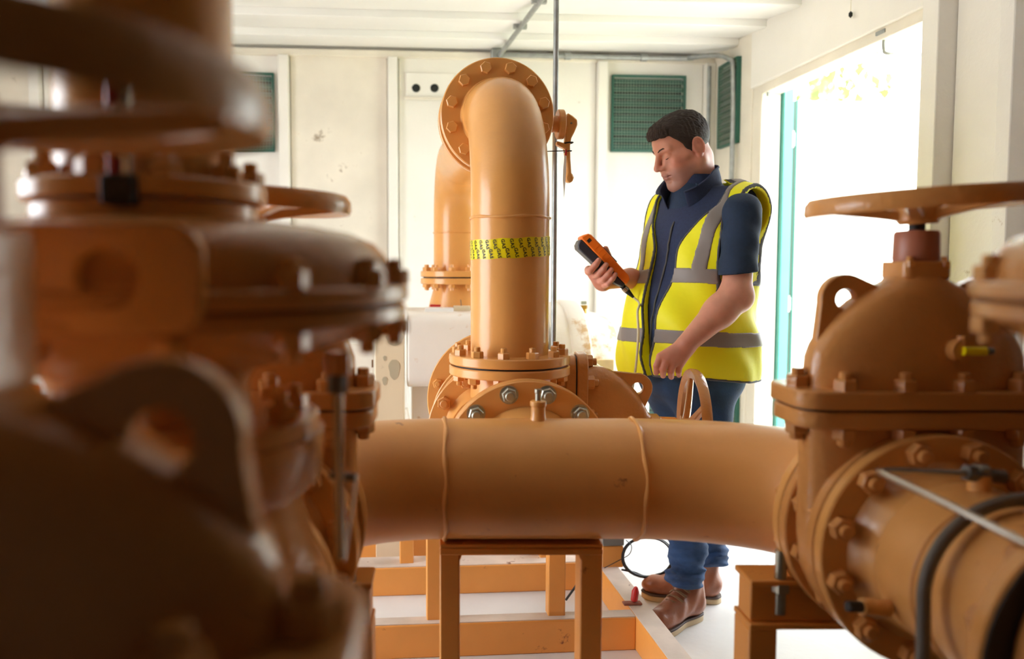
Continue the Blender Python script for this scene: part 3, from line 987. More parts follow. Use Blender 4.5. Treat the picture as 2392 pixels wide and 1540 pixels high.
# ---- diaphragm regulators
def regulator(label, T, right=False):
    g = thing('gas_regulator', label, 'regulator', T, 'diaphragm gas regulators')
    b = MB()
    b.lathe([(.20, -.2), (.218, -.05), (.21, .08), (.178, .19), (.176, .215), (.20, .235), (.203, .29), (.15, .292)], 56)
    b.build('body', M['paint_cast'], g, angle=50)
    for s in (-1, 1):
        MB().turn(flange_prof(.1, .2025, .028), (0, s * .115, 0), (0, s, 0), 64).build('flange', M['paint_cast'], g)
        MB().cyl((0, 0, 0), (0, s * .12, 0), .17, n=48).build('nozzle', M['paint_cast'], g)
        ring_bolts(g, (0, s * .115, 0), (0, -s, 0), .178, 12, BOLT_BIG, .5)
    MB().lathe([(.19, .288), (.197, .291), (.197, .308), (.193, .311), (.12, .313)], 56).build('cover_flange', M['paint_cast'], g)
    ring_bolts(g, (0, 0, .311), (0, 0, 1), .168, 12, BOLT, .5)
    MB().lathe([(.118, .305), (.112, .345), (.122, .366), (.2, .388), (.268, .408), (.292, .424), (.1, .43)], 64).build('lower_bowl', M['paint_cast'], g, angle=50)
    for z0, z1, r in ((.424, .443, .303), (.446, .466, .306)):
        MB().lathe([(.2, z0), (r - .004, z0), (r, z0 + .004), (r, z1 - .004), (r - .004, z1), (.2, z1)], 72).build('rim', M['paint_cast'], g)
    MB().lathe([(.295, .440), (.295, .448)], 64).build('gasket', M['black'], g)
    ring_bolts(g, (0, 0, .466), (0, 0, 1), .290, 16, BOLT, .0)
    ring_bolts(g, (0, 0, .424), (0, 0, -1), .290, 16, BOLT, .0)
    MB().lathe([(.288, .46), (.286, .48), (.280, .497), (.266, .513), (.24, .524), (.2, .532), (.15, .538), (.1, .541)], 72).build('dome', M['paint_cast'], g, angle=60)
    MB().lathe([(.1, .538), (.127, .539), (.127, .556), (.1, .557)], 56).build('spring_flange', M['paint'], g, None, .002)
    MB().lathe([(.08, .559), (.134, .559), (.137, .562), (.137, .578), (.134, .581), (.08, .581)], 56).build('spring_flange', M['paint'], g)
    ring_bolts(g, (0, 0, .581), (0, 0, 1), .118, 10, BOLT, .3)
    MB().lathe([(.104, .575), (.101, .59), (.099, 1.02), (.09, 1.035), (.03, 1.04)], 48).build('spring_housing', M['paint'], g, angle=50)
    # travel indicator in front of the housing
    ti = MB().box(.006, .038, -.152, -.125, .548, .578).build('indicator_base', M['black'], g, None, .003)
    MB().cyl((.016, -.14, .575), (.016, -.14, .70), .006, n=14).build('indicator_tube', M['redtube'], ti)
    MB().cyl((.029, -.14, .575), (.029, -.14, .70), .0062, n=14).build('indicator_guard', M['steel'], ti)
    # lifting plate in front of the dome
    out = round_rect(.092, .046, .026)
    out = [(x + .058, z + .476) for x, z in out]
    MB().plate_hole(out, (.072, .477), .0245, .282, .30, Matrix.Rotation(R(90), 4, 'X')).build('lifting_plate', M['paint'], g, None, .004)
    MB().box(-.03, .14, -.285, -.262, .44, .47).build('plate_foot', M['paint'], g, None, .003)
    return g


regulator('huge blurred diaphragm regulator with spring housing at left foreground', Matrix.Translation((XA, .964, AXZ)))
regulator('diaphragm regulator cut off by the right edge of the picture', Matrix.Translation((XBr + .035, .80, AXZ + .005)), True)

# spools of the trains
def spool(label, x, ya, yb):
    s = thing('flanged_spool', label, 'pipe')
    MB().cyl((x, ya + .01, AXZ), (x, yb - .01, AXZ), PR, n=64).build('pipe', M['paint_rust'], s)
    for y, d in ((ya, 1), (yb, -1)):
        MB().turn(flange_prof(.1, .2025, .028), (x, y, AXZ), (0, d, 0), 64).build('flange', M['paint'], s)
        ring_bolts(s, (x, y + d * .028, AXZ), (0, d, 0), .178, 12, BOLT_BIG, .5)
        MB().turn([(.158, 0), (.143, .02), (PR, .05)], (x, y + d * .028, AXZ), (0, d, 0), 48).build('weld_neck', M['paint'], s)
        MB().turn([(.199, 0), (.199, .004)], (x, y - d * .004, AXZ), (0, d, 0), 48).build('gasket', M['black'], s)
    return s


rsp = spool('short ochre spool with big nuts in front of the right gate valve', XBr, .948, 1.381)
for y in (1.17, 1.2):
    MB().tube([(XBr + (PR + .0005) * math.cos(a), y, AXZ + (PR + .0005) * math.sin(a)) for a in [2 * math.pi * k / 60 for k in range(60)]], .003, 6, True).build('weld', M['paint_rust'], rsp)
b = MB().cyl((XBr, 1.26, AXZ + PR - .01), (XBr, 1.26, AXZ + PR + .025), .017, n=16)
nb = b.build('boss', M['paint'], rsp)
MB().lathe([(.014, .02), (.016, .024), (.016, .036), (.01, .04)], 6, Matrix.Translation((XBr, 1.26, AXZ + PR))).build('fitting_nut', M['zinc'], nb)
b = MB().cyl((XBr - PR + .005, 1.27, AXZ - .06), (XBr - PR - .04, 1.265, AXZ - .055), .014, n=14)
nb = b.build('side_boss', M['paint'], rsp)
MB().cyl((XBr - PR - .036, 1.266, AXZ - .055), (XBr - PR - .065, 1.26, AXZ - .052), .009, n=6).build('gauge_plug', M['black'], nb)
spool('short ochre spool hidden between the left gate valve and the regulator', XA, 1.111, 1.381)

# impulse tube at right: from fitting forwards and out of the picture
it = thing('impulse_tube', 'thin grey bent impulse tube crossing in front of the right flange', 'tube')
pts = [at(2330, 1112, 1.26), at(2200, 1104, 1.25), at(2075, 1099, 1.23), at(2056, 1101, 1.21), at(2075, 1112, 1.18), at(2200, 1172, 1.08), at(2420, 1282, .95), at(2700, 1420, .8)]
MB().tube(smooth_path(pts, 6), .0055, 12).build('tube', M['steel'], it)
f_ = MB().cyl(at(2255, 1104, 1.255), at(2310, 1110, 1.258), .0135, n=6)
f_.cyl(at(2300, 1109, 1.258), at(2345, 1114, 1.26), .011, n=12)
f_.build('compression_fitting', M['cable_grey'], it)
hs = thing('black_hose', 'dark grey rubber hose looped over the right hand pipe', 'hose')
pts = [(XBr + (PR + .02) * math.cos(R(a)) * 1.06, 1.12 + .03 * math.sin(R(a)), AXZ + (PR + .017) * math.sin(R(a))) for a in range(20, 181, 10)]
pts += [(XBr - PR - .03, 1.115, AXZ - .1), (XBr - PR - .03, 1.11, AXZ - .3), (XBr - PR - .03, 1.1, .1)]
MB().tube(smooth_path(pts, 3), .0095, 14).build('hose', M['cable_grey'], hs)

# sense line and strip at left
sl = thing('sense_line', 'slim vertical steel sense line under the left regulator rim', 'tube')
p0, p1 = at(788, 850, .95), at(795, 1305, .95)
MB().cyl((p0.x, p0.y, p0.z), (p1.x, p1.y, p1.z), .0062, n=14).build('tube', M['steel'], sl)
MB().lathe([(.011, 0), (.012, .004), (.012, .02), (.009, .024)], 6, Matrix.Translation((p0.x, p0.y, p0.z - .035))).build('fitting', M['cable_grey'], sl)
MB().lathe([(.015, 0), (.015, .026)], 14, Matrix.Translation((p0.x, p0.y, p0.z - .012))).build('socket', M['paint_cast'], sl)
p0, p1 = at(833, 1112, 1.02), at(806, 1310, 1.02)
bs = thing('bracket_strip', 'slanted pale metal strip beside the steel sense line', 'bracket')
d = (p1 - p0)
T = Matrix.Translation(p0) @ d.to_track_quat('Z', 'X').to_matrix().to_4x4()
MB().box(-.0015, .0015, -.0075, .0075, 0, d.length, T).build('strip', M['white'], bs, None, .001)
MB().cyl(at(770, 1110, 1.03), at(834, 1116, 1.03), .005, n=10).build('pivot', M['cable_grey'], bs)

# ---------------------------------------------------------------- supports
def portal(label, xc, hw, Y, ztop, beam, leg, dep):
    s = thing('pipe_stand', label, 'pipe stand')
    MB().box(xc - hw, xc + hw, Y - dep / 2, Y + dep / 2, ztop - .012, ztop).build('top_plate', M['skid'], s, None, .003)
    MB().box(xc - hw + .004, xc + hw - .004, Y - dep / 2 + .012, Y + dep / 2 - .012, ztop - beam, ztop - .012).build('beam', M['skid'], s, None, .004)
    MB().box(xc - hw, xc + hw, Y - dep / 2, Y + dep / 2, ztop - beam - .012, ztop - beam).build('bottom_plate', M['skid'], s, None, .003)
    for sx in (-1, 1):
        x0 = xc + sx * hw
        MB().box(min(x0, x0 - sx * leg), max(x0, x0 - sx * leg), Y - dep / 2 + .004, Y + dep / 2 - .004, 0.012, ztop - beam - .012).build('leg', M['skid'], s, None, .004)
        MB().box(xc + sx * hw - sx * leg / 2 - .06, xc + sx * hw - sx * leg / 2 + .06, Y - dep / 2 - .02, Y + dep / 2 + .02, 0, .012).build('foot_plate', M['skid'], s, None, .002)
    return s


s_ = portal('brown shaded pipe stand under the right gate valve flange', XBr, .252, 1.57, .69, .085, .055, .09)
for sx in (-1, 1):
    b = MB().cyl((XBr + sx * .19, 1.54, .62), (XBr + sx * .19, 1.54, .745), .011, n=12)
    b.lathe([(.019, .665), (.019, .682)], 6, Matrix.Translation((XBr + sx * .19, 1.54, 0)))
    b.build('jack_bolt', M['zinc'], s_)
s_ = portal('brown shaded pipe stand under the left gate valve flange', XA, .212, 1.57, .685, .085, .055, .09)
for sx in (-1, 1):
    b = MB().cyl((XA + sx * .17, 1.54, .62), (XA + sx * .17, 1.54, .745), .011, n=12)
    b.build('jack_bolt', M['zinc'], s_)
cs = thing('pipe_stand', 'ochre frame stand under the middle of the cross pipe', 'pipe stand')
xa, xb2 = at(1027, 1400, YP - .05).x, at(1406, 1400, YP - .05).x
zt = AXZ - PR - .002
y_0, y_1 = YP - .055, YP + .02
MB().box(xa, xb2, y_0, y_1 + .03, zt - .008, zt).build('top_plate', M['skid'], cs, None, .002)
MB().box(xa, xb2, y_0 - .003, y_0 + .010, zt - .024, zt - .0085).build('front_web', M['skid'], cs, None, .003)
for x0, x1 in ((xa, xa + .046), (xb2 - .050, xb2)):
    MB().box(x0, x1, y_0, y_1, .0, zt - .0085).build('leg', M['skid'], cs, None, .004)
for x0, s in ((xa + .046, 1), (xb2 - .050, -1)):
    MB().prism([(x0, zt - .02), (x0 + s * .016, zt - .02), (x0 + s * .004, zt - .024), (x0, zt - .036)][::s], -y_0 - .012, -y_0, Matrix.Rotation(R(90), 4, 'X')).build('gusset', M['skid'], cs)

# ---- skid frame on the floor (room axes)
sk = thing('skid_frame', 'ochre steel skid of floor beams behind the cross pipe', 'frame', ROOM)


def rp_(u, v, z):
    d = ROOM_I.to_3x3() @ ray(u, v)
    t = (z - CAM_H) / d.z
    return Vector((d.x * t, d.y * t, z))


yB = rp_(1200, 1530, 0).y
yA = rp_(1200, 1384, 0).y
SX0, SX1 = -.75, .865
for nm, y_, dp in (('cross_beam', yB, .05), ('cross_beam', yA, .11), ('cross_beam', 3.5, .1), ('cross_beam', 1.95, .09)):
    hb = .112 if y_ < 3.4 else .30
    bm = MB().box(SX0 - .06, SX1, y_, y_ + dp, 0, hb).build(nm, M['skid'], sk, None, .004)
    MB().box(SX0 - .06, SX1, y_ + .006, y_ + dp + .01, hb, hb + .003).build('pale_top', M['skid_top'], bm)  # thin pale sheet over the beam top
sb_ = MB().box(SX1, SX1 + .072, 1.85, 3.13, 0, .115).build('side_beam', M['skid'], sk, None, .004)
MB().box(SX1 + .002, SX1 + .072, 1.85, 3.13, .115, .118).build('pale_top', M['skid_top'], sb_)
sb_ = MB().box(SX0 - .13, SX0 - .058, 1.85, 3.9, 0, .115).build('side_beam', M['skid'], sk, None, .004)
# legs on the skid
for u0, u1, v, Y, zt_ in ((997, 1032, 1400, yB + .03, .62), (1281, 1321, 1400, yB + .03, .62), (934, 966, 1300, yA + .04, .5), (1262, 1290, 1300, yA + .06, .45)):
    a, c = room_y(u0, v, Y), room_y(u1, v, Y)
    MB().box(a.x, c.x, Y, Y + .05, .11, zt_).build('leg', M['skid'], sk, None, .004)
a, c = room_y(1407, 1300, 3.06), room_y(1456, 1300, 3.06)
MB().box(a.x, c.x, 3.06, 3.13, .115, .20).build('corner_post', M['skid'], sk, None, .003)
jb = thing('junction_box', 'small grey junction box on the skid corner post', 'box', ROOM)
MB().box(a.x - .002, c.x + .002, 3.055, 3.135, .203, .285).build('box', M['greybox'], jb, None, .004)
MB().box(a.x - .004, c.x + .004, 3.05, 3.14, .285, .295).build('lid', M['greybox'], jb, None, .003)
for z in (.27, .25):
    MB().cyl((c.x, 3.09, z), (c.x + .022, 3.09, z), .009, n=10).build('gland', M['galv'], jb)
# black cable coil
cl = thing('cable_coil', 'loop of black cable hanging from the grey junction box', 'cable')
ce_, r1 = at(1514, 1303, 3.12), 1
loop = []
for k in range(26):
    a = R(150 - 15 * k)
    loop.append(at(1514 + 58 * math.cos(a) + (3 if k > 22 else 0), 1302 - 47 * math.sin(a), 3.12 + .0006 * k))
st_ = [at(1458, 1256, 3.1), at(1475, 1254, 3.11)]
for dr, dy in ((0, 0), (4, .008)):
    MB().tube([at(1513 + (57 + dr) * math.cos(R(12 * k)), 1302 - (46 + dr * .5) * math.sin(R(12 * k)), 3.12 + dy) for k in range(30)], .0038, 8, True).build('loop', M['cable_black'], cl)
MB().tube(smooth_path([at(1452, 1255, 3.11), at(1475, 1254, 3.12), at(1500, 1256, 3.12)], 5), .0038, 8).build('cable', M['cable_black'], cl)
MB().tube(smooth_path([at(1452, 1331, 3.13), at(1480, 1337, 3.13), at(1510, 1347, 3.13), at(1545, 1340, 3.13)], 5), .0042, 8).build('cable', M['cable_black'], cl)
wr = thing('thin_wire', 'thin dark wire curling from the junction box to the skid', 'wire')
MB().tube(smooth_path([at(1462, 1262, 3.08), at(1475, 1275, 3.08), at(1470, 1295, 3.06), at(1445, 1310, 3.04), at(1412, 1327, 3.02)], 6), .0018, 6).build('wire', M['cable_black'], wr)
# white and black cables under the header
wc = thing('white_cable', 'white cable drooping under the header between the skid legs', 'cable')
MB().tube(smooth_path([at(1243, 1266, 2.9), at(1262, 1281, 2.9), at(1300, 1290, 2.9), at(1335, 1283, 2.9), at(1354, 1266, 2.9)], 6), .006, 8).build('cable', M['white'], wc)
bc = thing('black_cable', 'black cable slanting down behind the centre stand leg', 'cable')
MB().tube([at(1372, 1330, 2.95), at(1356, 1354, 2.93), at(1322, 1402, 2.86)], .0042, 8).build('cable', M['cable_black'], bc)
# red earth tag on the side beam
rt = thing('earth_clamp', 'small red handled clamp on the pale-topped skid beam', 'clamp', ROOM)
p = rp_(1475, 1412, .118)
MB().box(p.x - .03, p.x + .035, p.y - .014, p.y + .014, .118, .126).build('base', mat('rusty_clamp', srgb(150, 90, 70), .7, var=.3, scale=20), rt, None, .003)
MB().lathe([(.002, 0), (.012, .008), (.0125, .04), (.006, .055), (.001, .058)], 14, Matrix.Translation((p.x + .008, p.y, .124)) @ Matrix.Rotation(R(8), 4, 'Y')).build('handle', M['red'], rt)

# ---------------------------------------------------------------- white machine at the back
mc = thing('blower_casing', 'white insulated blower casing with banded drum and domed end', 'machine', Matrix.Translation(at(1310, 840, 3.78)) @ Rz45)
x0 = -(at(1310, 840, 3.78).x - at(945, 840, 3.72).x)
top = at(1100, 727, 3.6).z - at(1310, 840, 3.78).z
bot = at(1100, 900, 3.5).z - at(1310, 840, 3.78).z
poly = [(y_ - .02, z) for y_, z in round_rect(.30, (top - bot) / 2, .05, 5)]
b = MB()
b.loft([[(x, y_, z + (top + bot) / 2) for y_, z in poly] for x in (x0, -.13)])
b.build('casing', M['machine'], mc, None, .006)
MB().box(x0 + .02, x0 + .14, -.25, .2, bot - .18, bot).build('support_foot', M['machine'], mc, None, .006)
MB().box(x0 + .005, .35, -.05, .2, bot - .55, bot - .17).build('base_box', M['wall_dirty'], mc, None, .006)
cz = -.06
Rx = Matrix.Translation((0, 0, cz)) @ Matrix.Rotation(R(90), 4, 'Y')
MB().lathe([(.28, -.10), (.325, -.10), (.33, -.09), (.33, -.02), (.32, -.015), (.28, -.015)], 64, Rx).build('drum_band', M['machine'], mc)
MB().lathe([(.28, -.02), (.335, -.02), (.34, -.01), (.336, .06), (.325, .07), (.28, .07)], 64, Rx).build('drum_band', M['machine'], mc)
MB().lathe([(.29, .06), (.288, .10), (.278, .16), (.255, .215), (.21, .255), (.14, .28), (.0005, .29)], 64, Rx).build('domed_end', M['machine'], mc, angle=60)
p = MB().cyl((.09, -.06, cz + .27), (.09, -.06, cz + .315), .014, n=12)
p.lathe([(.018, .0), (.018, .016)], 6, Matrix.Translation((.09, -.06, cz + .30)))
vp = p.build('top_valve', mat('brass', srgb(170, 130, 70), .35, .8), mc)
MB().box(.078, .102, -.066, -.054, cz + .32, cz + .335).build('tap', M['galv'], vp)
MB().tube(smooth_path([(-.12, -.335, cz + .07), (-.02, -.342, cz + .085), (.07, -.32, cz + .08), (.14, -.28, cz + .03), (.25, -.2, cz - .05), (.32, -.15, cz - .12)], 6), .004, 8).build('wire', M['cable_beige'], mc)
MB().box(.06, .17, -.285, -.262, cz - .02, cz + .09).build('patch', mat('rusty_patch', srgb(222, 196, 150), .6, var=.15, scale=12), mc, None, .003)
# things lying on the casing
pd = thing('paper_pad', 'white papers with a red corner lying on the white casing', 'papers')
p = at(1025, 726, 3.58)
MB().box(p.x - .06, p.x + .065, p.y - .03, p.y + .12, p.z - .004, p.z + .012).build('papers', M['white'], pd, None, .002)
MB().box(p.x - .04, p.x + .02, p.y + .1, p.y + .16, p.z - .003, p.z + .022).build('red_cover', M['red'], pd, None, .002)
pd = thing('small_block', 'small cream block with an upright wire on the white casing', 'block')
p = at(1078, 727, 3.6)
MB().box(p.x - .035, p.x + .04, p.y, p.y + .08, p.z - .003, p.z + .022).build('block', M['wood'], pd, None, .003)
MB().cyl((p.x, p.y + .03, p.z + .02), (p.x - .003, p.y + .03, p.z + .05), .002, n=6).build('wire', M['cable_black'], pd)
wb = thing('white_duct', 'white duct box low behind the man against the back wall', 'duct', ROOM)
a, c = room_y(1440, 895, 4.4), room_y(1530, 785, 4.4)
MB().box(a.x, c.x, 4.4, 4.7, a.z, c.z).build('box', M['machine'], wb, None, .01)
MB().box(a.x - .02, c.x + .02, 4.38, 4.72, a.z - .05, a.z).build('ledge', M['machine'], wb, None, .006)
MB().box(a.x + .02, c.x - .02, 4.42, 4.68, 0, a.z - .05).build('plinth', M['wall'], wb, None, .006)
# timber post
tpz = at(905, 735, 3.4)
po = thing('timber_post', 'cream painted timber post with damp stains left of white casing', 'post')
a, c = at(876, 900, 3.4), at(944, 900, 3.4)
MB().box(a.x, c.x, 3.4, 3.46, 0, tpz.z).build('post', M['wood'], po, None, .004)
for u, v, ru, rv in ((922, 791, 20, 16), (921, 862, 13, 24), (899, 837, 4, 6), (899, 890, 6, 10)):
    q = at(u, v, 3.399)
    b = MB()
    vs = [(q.x + ru * .00179 * math.cos(a_) * (1 + .12 * math.sin(5 * a_)), 3.3985, q.z + rv * .00179 * math.sin(a_) * (1 + .1 * math.sin(3 * a_))) for a_ in [2 * math.pi * k / 24 for k in range(24)]]
    vs2 = [(x_, 3.4005, z_) for x_, y_, z_ in vs]
    b.loft([vs, vs2])
    b.build('stain', mat('damp_stain', srgb(176, 164, 138), .7, var=.08), po)
pn = thing('low_panel', 'cream low panel board left of the stained timber post', 'panel')
a, c = at(560, 800, 3.8), at(872, 800, 3.8)
MB().box(a.x, c.x, 3.8, 3.83, 0, at(700, 805, 3.8).z).build('board', M['wall_dirty'], pn, None, .004)
for v in (850, 895, 790):
    q = at(871, v, 3.79)
    MB().box(q.x - .006, q.x + .002, 3.792, 3.8, q.z - .018, q.z + .018).build('hinge_plate', mat('rust', srgb(120, 84, 50), .8, var=.3, scale=30), pn)
# ---------------------------------------------------------------- the man: surfaces grown from distance fields
class Field:
    def __init__(s, lo, hi, h):
        s.h = h
        s.lo = np.array(lo, float)
        n = np.ceil((np.array(hi, float) - s.lo) / h).astype(int) + 1
        s.ax = [s.lo[i] + h * np.arange(n[i]) for i in range(3)]
        s.D = np.full(tuple(n), .2)

    def grid(s, sl=(slice(None),) * 3):
        return s.ax[0][sl[0]][:, None, None], s.ax[1][sl[1]][None, :, None], s.ax[2][sl[2]][None, None, :]

    def part(s, lo, hi):
        sl = []
        for i in range(3):
            a = int(np.clip(math.floor((lo[i] - s.lo[i]) / s.h), 0, len(s.ax[i])))
            b = int(np.clip(math.ceil((hi[i] - s.lo[i]) / s.h) + 1, 0, len(s.ax[i])))
            sl.append(slice(a, b))
        return tuple(sl)

    def op(s, fn, lo, hi, k, sub=False):
        m = k + .05
        sl = s.part([a - m for a in lo], [a + m for a in hi])
        if any(q.stop <= q.start for q in sl):
            return s
        d2 = fn(*s.grid(sl))
        d1 = s.D[sl]
        if sub:
            d2 = -d2
            hh = np.clip(.5 - .5 * (d1 - d2) / max(k, 1e-5), 0, 1)
            s.D[sl] = d1 * (1 - hh) + d2 * hh + k * hh * (1 - hh)
        else:
            hh = np.clip(.5 + .5 * (d1 - d2) / max(k, 1e-5), 0, 1)
            s.D[sl] = d1 * (1 - hh) + d2 * hh - k * hh * (1 - hh)
        return s

    def cone(s, a, b, r1, r2=None, k=.01, sub=False):
        a, b = np.array(a, float), np.array(b, float)
        r2 = r1 if r2 is None else r2
        ba = b - a
        q = max(float(ba @ ba), 1e-9)

        def fn(X, Y, Z):
            t = np.clip(((X - a[0]) * ba[0] + (Y - a[1]) * ba[1] + (Z - a[2]) * ba[2]) / q, 0, 1)
            return np.sqrt((X - a[0] - t * ba[0]) ** 2 + (Y - a[1] - t * ba[1]) ** 2 + (Z - a[2] - t * ba[2]) ** 2) - (r1 + (r2 - r1) * t)
        rm = max(r1, r2)
        return s.op(fn, np.minimum(a, b) - rm, np.maximum(a, b) + rm, k, sub)

    def ell(s, c, rad, B=None, k=.01, sub=False):
        c, rad = np.array(c, float), np.array(rad, float)
        B = np.eye(3) if B is None else np.array(B, float)      # columns: local axes

        def fn(X, Y, Z):
            x, y, z = X - c[0], Y - c[1], Z - c[2]
            q = [(x * B[0, i] + y * B[1, i] + z * B[2, i]) / rad[i] for i in range(3)]
            k0 = np.sqrt(q[0] ** 2 + q[1] ** 2 + q[2] ** 2) + 1e-9
            k1 = np.sqrt((q[0] / rad[0]) ** 2 + (q[1] / rad[1]) ** 2 + (q[2] / rad[2]) ** 2) + 1e-9
            return k0 * (k0 - 1) / k1
        rm = rad.max()
        return s.op(fn, c - rm, c + rm, k, sub)

    def chain(s, pts, rs, k=.008):
        for i in range(len(pts) - 1):
            s.cone(pts[i], pts[i + 1], rs[i], rs[i + 1], k)
        return s

    def net(s):
        D = s.D
        S = D < 0
        n0, n1, n2 = (q - 1 for q in D.shape)
        offs = [(i, j, k) for i in (0, 1) for j in (0, 1) for k in (0, 1)]
        cnt = np.zeros((n0, n1, n2), np.int8)
        for i, j, k in offs:
            cnt += S[i:i + n0, j:j + n1, k:k + n2]
        act = (cnt > 0) & (cnt < 8)
        I = np.argwhere(act)
        idx = np.full(act.shape, -1, np.int64)
        idx[act] = np.arange(len(I))
        C = np.stack([D[I[:, 0] + i, I[:, 1] + j, I[:, 2] + k] for i, j, k in offs], 1)
        acc = np.zeros((len(I), 3))
        num = np.zeros(len(I))
        O = np.array(offs, float)
        for a in range(8):
            for b in range(a + 1, 8):
                if abs(O[a] - O[b]).sum() != 1:
                    continue
                da, db = C[:, a], C[:, b]
                x = (da < 0) != (db < 0)
                t = np.where(x, da / np.where(x, da - db, 1), 0)
                acc += np.where(x[:, None], O[a] + t[:, None] * (O[b] - O[a]), 0)
                num += x
        V = s.lo + (I + acc / num[:, None]) * s.h
        F = []
        for ax in range(3):
            b, c = (ax + 1) % 3, (ax + 2) % 3
            sl0 = [slice(None)] * 3
            sl1 = [slice(None)] * 3
            sl0[ax], sl1[ax] = slice(0, -1), slice(1, None)
            for q in (b, c):
                sl0[q] = sl1[q] = slice(1, -1)
            s0, s1 = S[tuple(sl0)], S[tuple(sl1)]
            E = np.argwhere(s0 != s1)
            if not len(E):
                continue
            flip = s0[E[:, 0], E[:, 1], E[:, 2]]
            base = E.copy()
            base[:, b] += 1
            base[:, c] += 1
            q4 = []
            for db, dc in ((-1, -1), (0, -1), (0, 0), (-1, 0)):
                p = base.copy()
                p[:, b] += db
                p[:, c] += dc
                q4.append(idx[p[:, 0], p[:, 1], p[:, 2]])
            Q = np.stack(q4, 1)
            Q[~flip] = Q[~flip][:, ::-1]
            F.append(Q)
        return V, np.concatenate(F)


def field_mesh(name, parts, m, parent, tint=None):
    vs, fs, o = [], [], 0
    for V, F in parts:
        vs.append(V)
        fs.append(F + o)
        o += len(V)
    V, F = np.concatenate(vs), np.concatenate(fs)
    me = bpy.data.meshes.new(name)
    me.vertices.add(len(V))
    me.vertices.foreach_set('co', V.ravel())
    me.loops.add(F.size)
    me.loops.foreach_set('vertex_index', F.ravel())
    me.polygons.add(len(F))
    me.polygons.foreach_set('loop_start', np.arange(0, F.size, 4))
    me.update(calc_edges=True)
    me.validate()
    me.shade_smooth()
    if tint is not None:
        ca = me.color_attributes.new('tint', 'FLOAT_COLOR', 'POINT')
        ca.data.foreach_set('color', np.concatenate([tint(V), np.ones((len(V), 1))], 1).ravel())
    me.materials.append(m)
    return link(name, me, parent)


def relax(o, n=4, f=.5):
    m = o.modifiers.new('relax', 'SMOOTH')
    m.iterations = n
    m.factor = f
    return o


def sstep(a, b, x):
    t = np.clip((x - a) / (b - a), 0, 1)
    return t * t * (3 - 2 * t)


M['skin'] = mat('skin', srgb(214, 152, 128), .48, var=.05, scale=40, bump=.04, bscale=300, sss=.25, attr='tint')
M['hair'] = mat('dark_brown_hair', srgb(44, 29, 22), .7, var=.2, scale=60, bump=.5, bscale=240, stretch=(.3, 1, 1))
M['navy'] = mat('navy_fleece', srgb(38, 50, 82), .85, var=.12, scale=120, bump=.25, bscale=500)
M['shirt'] = mat('dark_navy_shirt', srgb(24, 46, 74), .8, var=.1, scale=90, bump=.15, bscale=400)
M['hivis'] = mat('high_visibility_yellow', srgb(244, 240, 0), .6, var=.04, scale=5, bump=.12, bscale=35)
M['tape'] = mat('reflective_grey_tape', srgb(140, 132, 128), .45, var=.03, scale=20, spec=.3)
M['piping'] = mat('dark_grey_binding', srgb(84, 84, 86), .7)
M['denim'] = mat('blue_denim', srgb(34, 66, 108), .8, var=.45, scale=11, bump=.25, bscale=300)
M['leather'] = mat('tan_leather', srgb(150, 92, 66), .36, var=.16, scale=9, bump=.12, bscale=90)
M['sole'] = mat('cream_rubber_sole', srgb(190, 168, 132), .6, var=.08)
M['welt'] = mat('dark_welt', srgb(70, 52, 46), .6)
M['lace'] = mat('brown_lace', srgb(126, 98, 70), .7)
M['meter_orange'] = mat('orange_rubber', srgb(240, 118, 24), .42, var=.05)
M['meter_grey'] = mat('charcoal_plastic', srgb(48, 48, 58), .42, var=.08)

pers = thing('person', 'man in yellow high-visibility vest looking down at an orange meter', 'person', Matrix.Translation((0, 0, 0)))
A_ = R(35)
FW = np.array([-math.cos(A_), -math.sin(A_), 0.])
LF = np.array([math.sin(A_), -math.cos(A_), 0.])
CY = 2.95


def cen(z):
    return np.array([np.interp(z, [.85, 1.05, 1.3, 1.5, 1.62], [.902, .905, .935, .947, .93]), CY, z])


def BP(F, L, z):
    return cen(z) + FW * F + LF * L


UP = np.array([0, 0, 1.])
BB = np.stack([FW, LF, UP], 1)


def torso(f):
    f.ell(BP(.0, 0, .93), (.150, .185, .17), BB, .05)
    f.ell(BP(.025, 0, 1.08), (.165, .195, .22), BB, .08)
    f.ell(BP(.012, 0, 1.32), (.138, .195, .22), BB, .08)
    f.cone(BP(-.015, .06, 1.505), BP(-.02, .165, 1.485), .068, .062, .05)
    f.cone(BP(-.015, -.06, 1.505), BP(-.02, -.165, 1.485), .068, .062, .05)
    f.cone(BP(-.02, 0, 1.50), BP(-.02, 0, 1.60), .085, .06, .05)
    return f


def V3(v):
    return np.array(v, float)


# ---- head frame
HC = V3(at(1594, 350, 2.93))
ah, bh = R(15), R(23)
f0 = np.array([-math.cos(ah), -math.sin(ah), 0])
HL = np.array([math.sin(ah), -math.cos(ah), 0])
HF = f0 * math.cos(bh) - UP * math.sin(bh)
HU = UP * math.cos(bh) + f0 * math.sin(bh)
HB = np.stack([HF, HL, HU], 1)


def H(F, L, U):
    return HC + HF * F + HL * L + HU * U


def hloc(V):
    d = V - HC
    return d @ HF, d @ HL, d @ HU


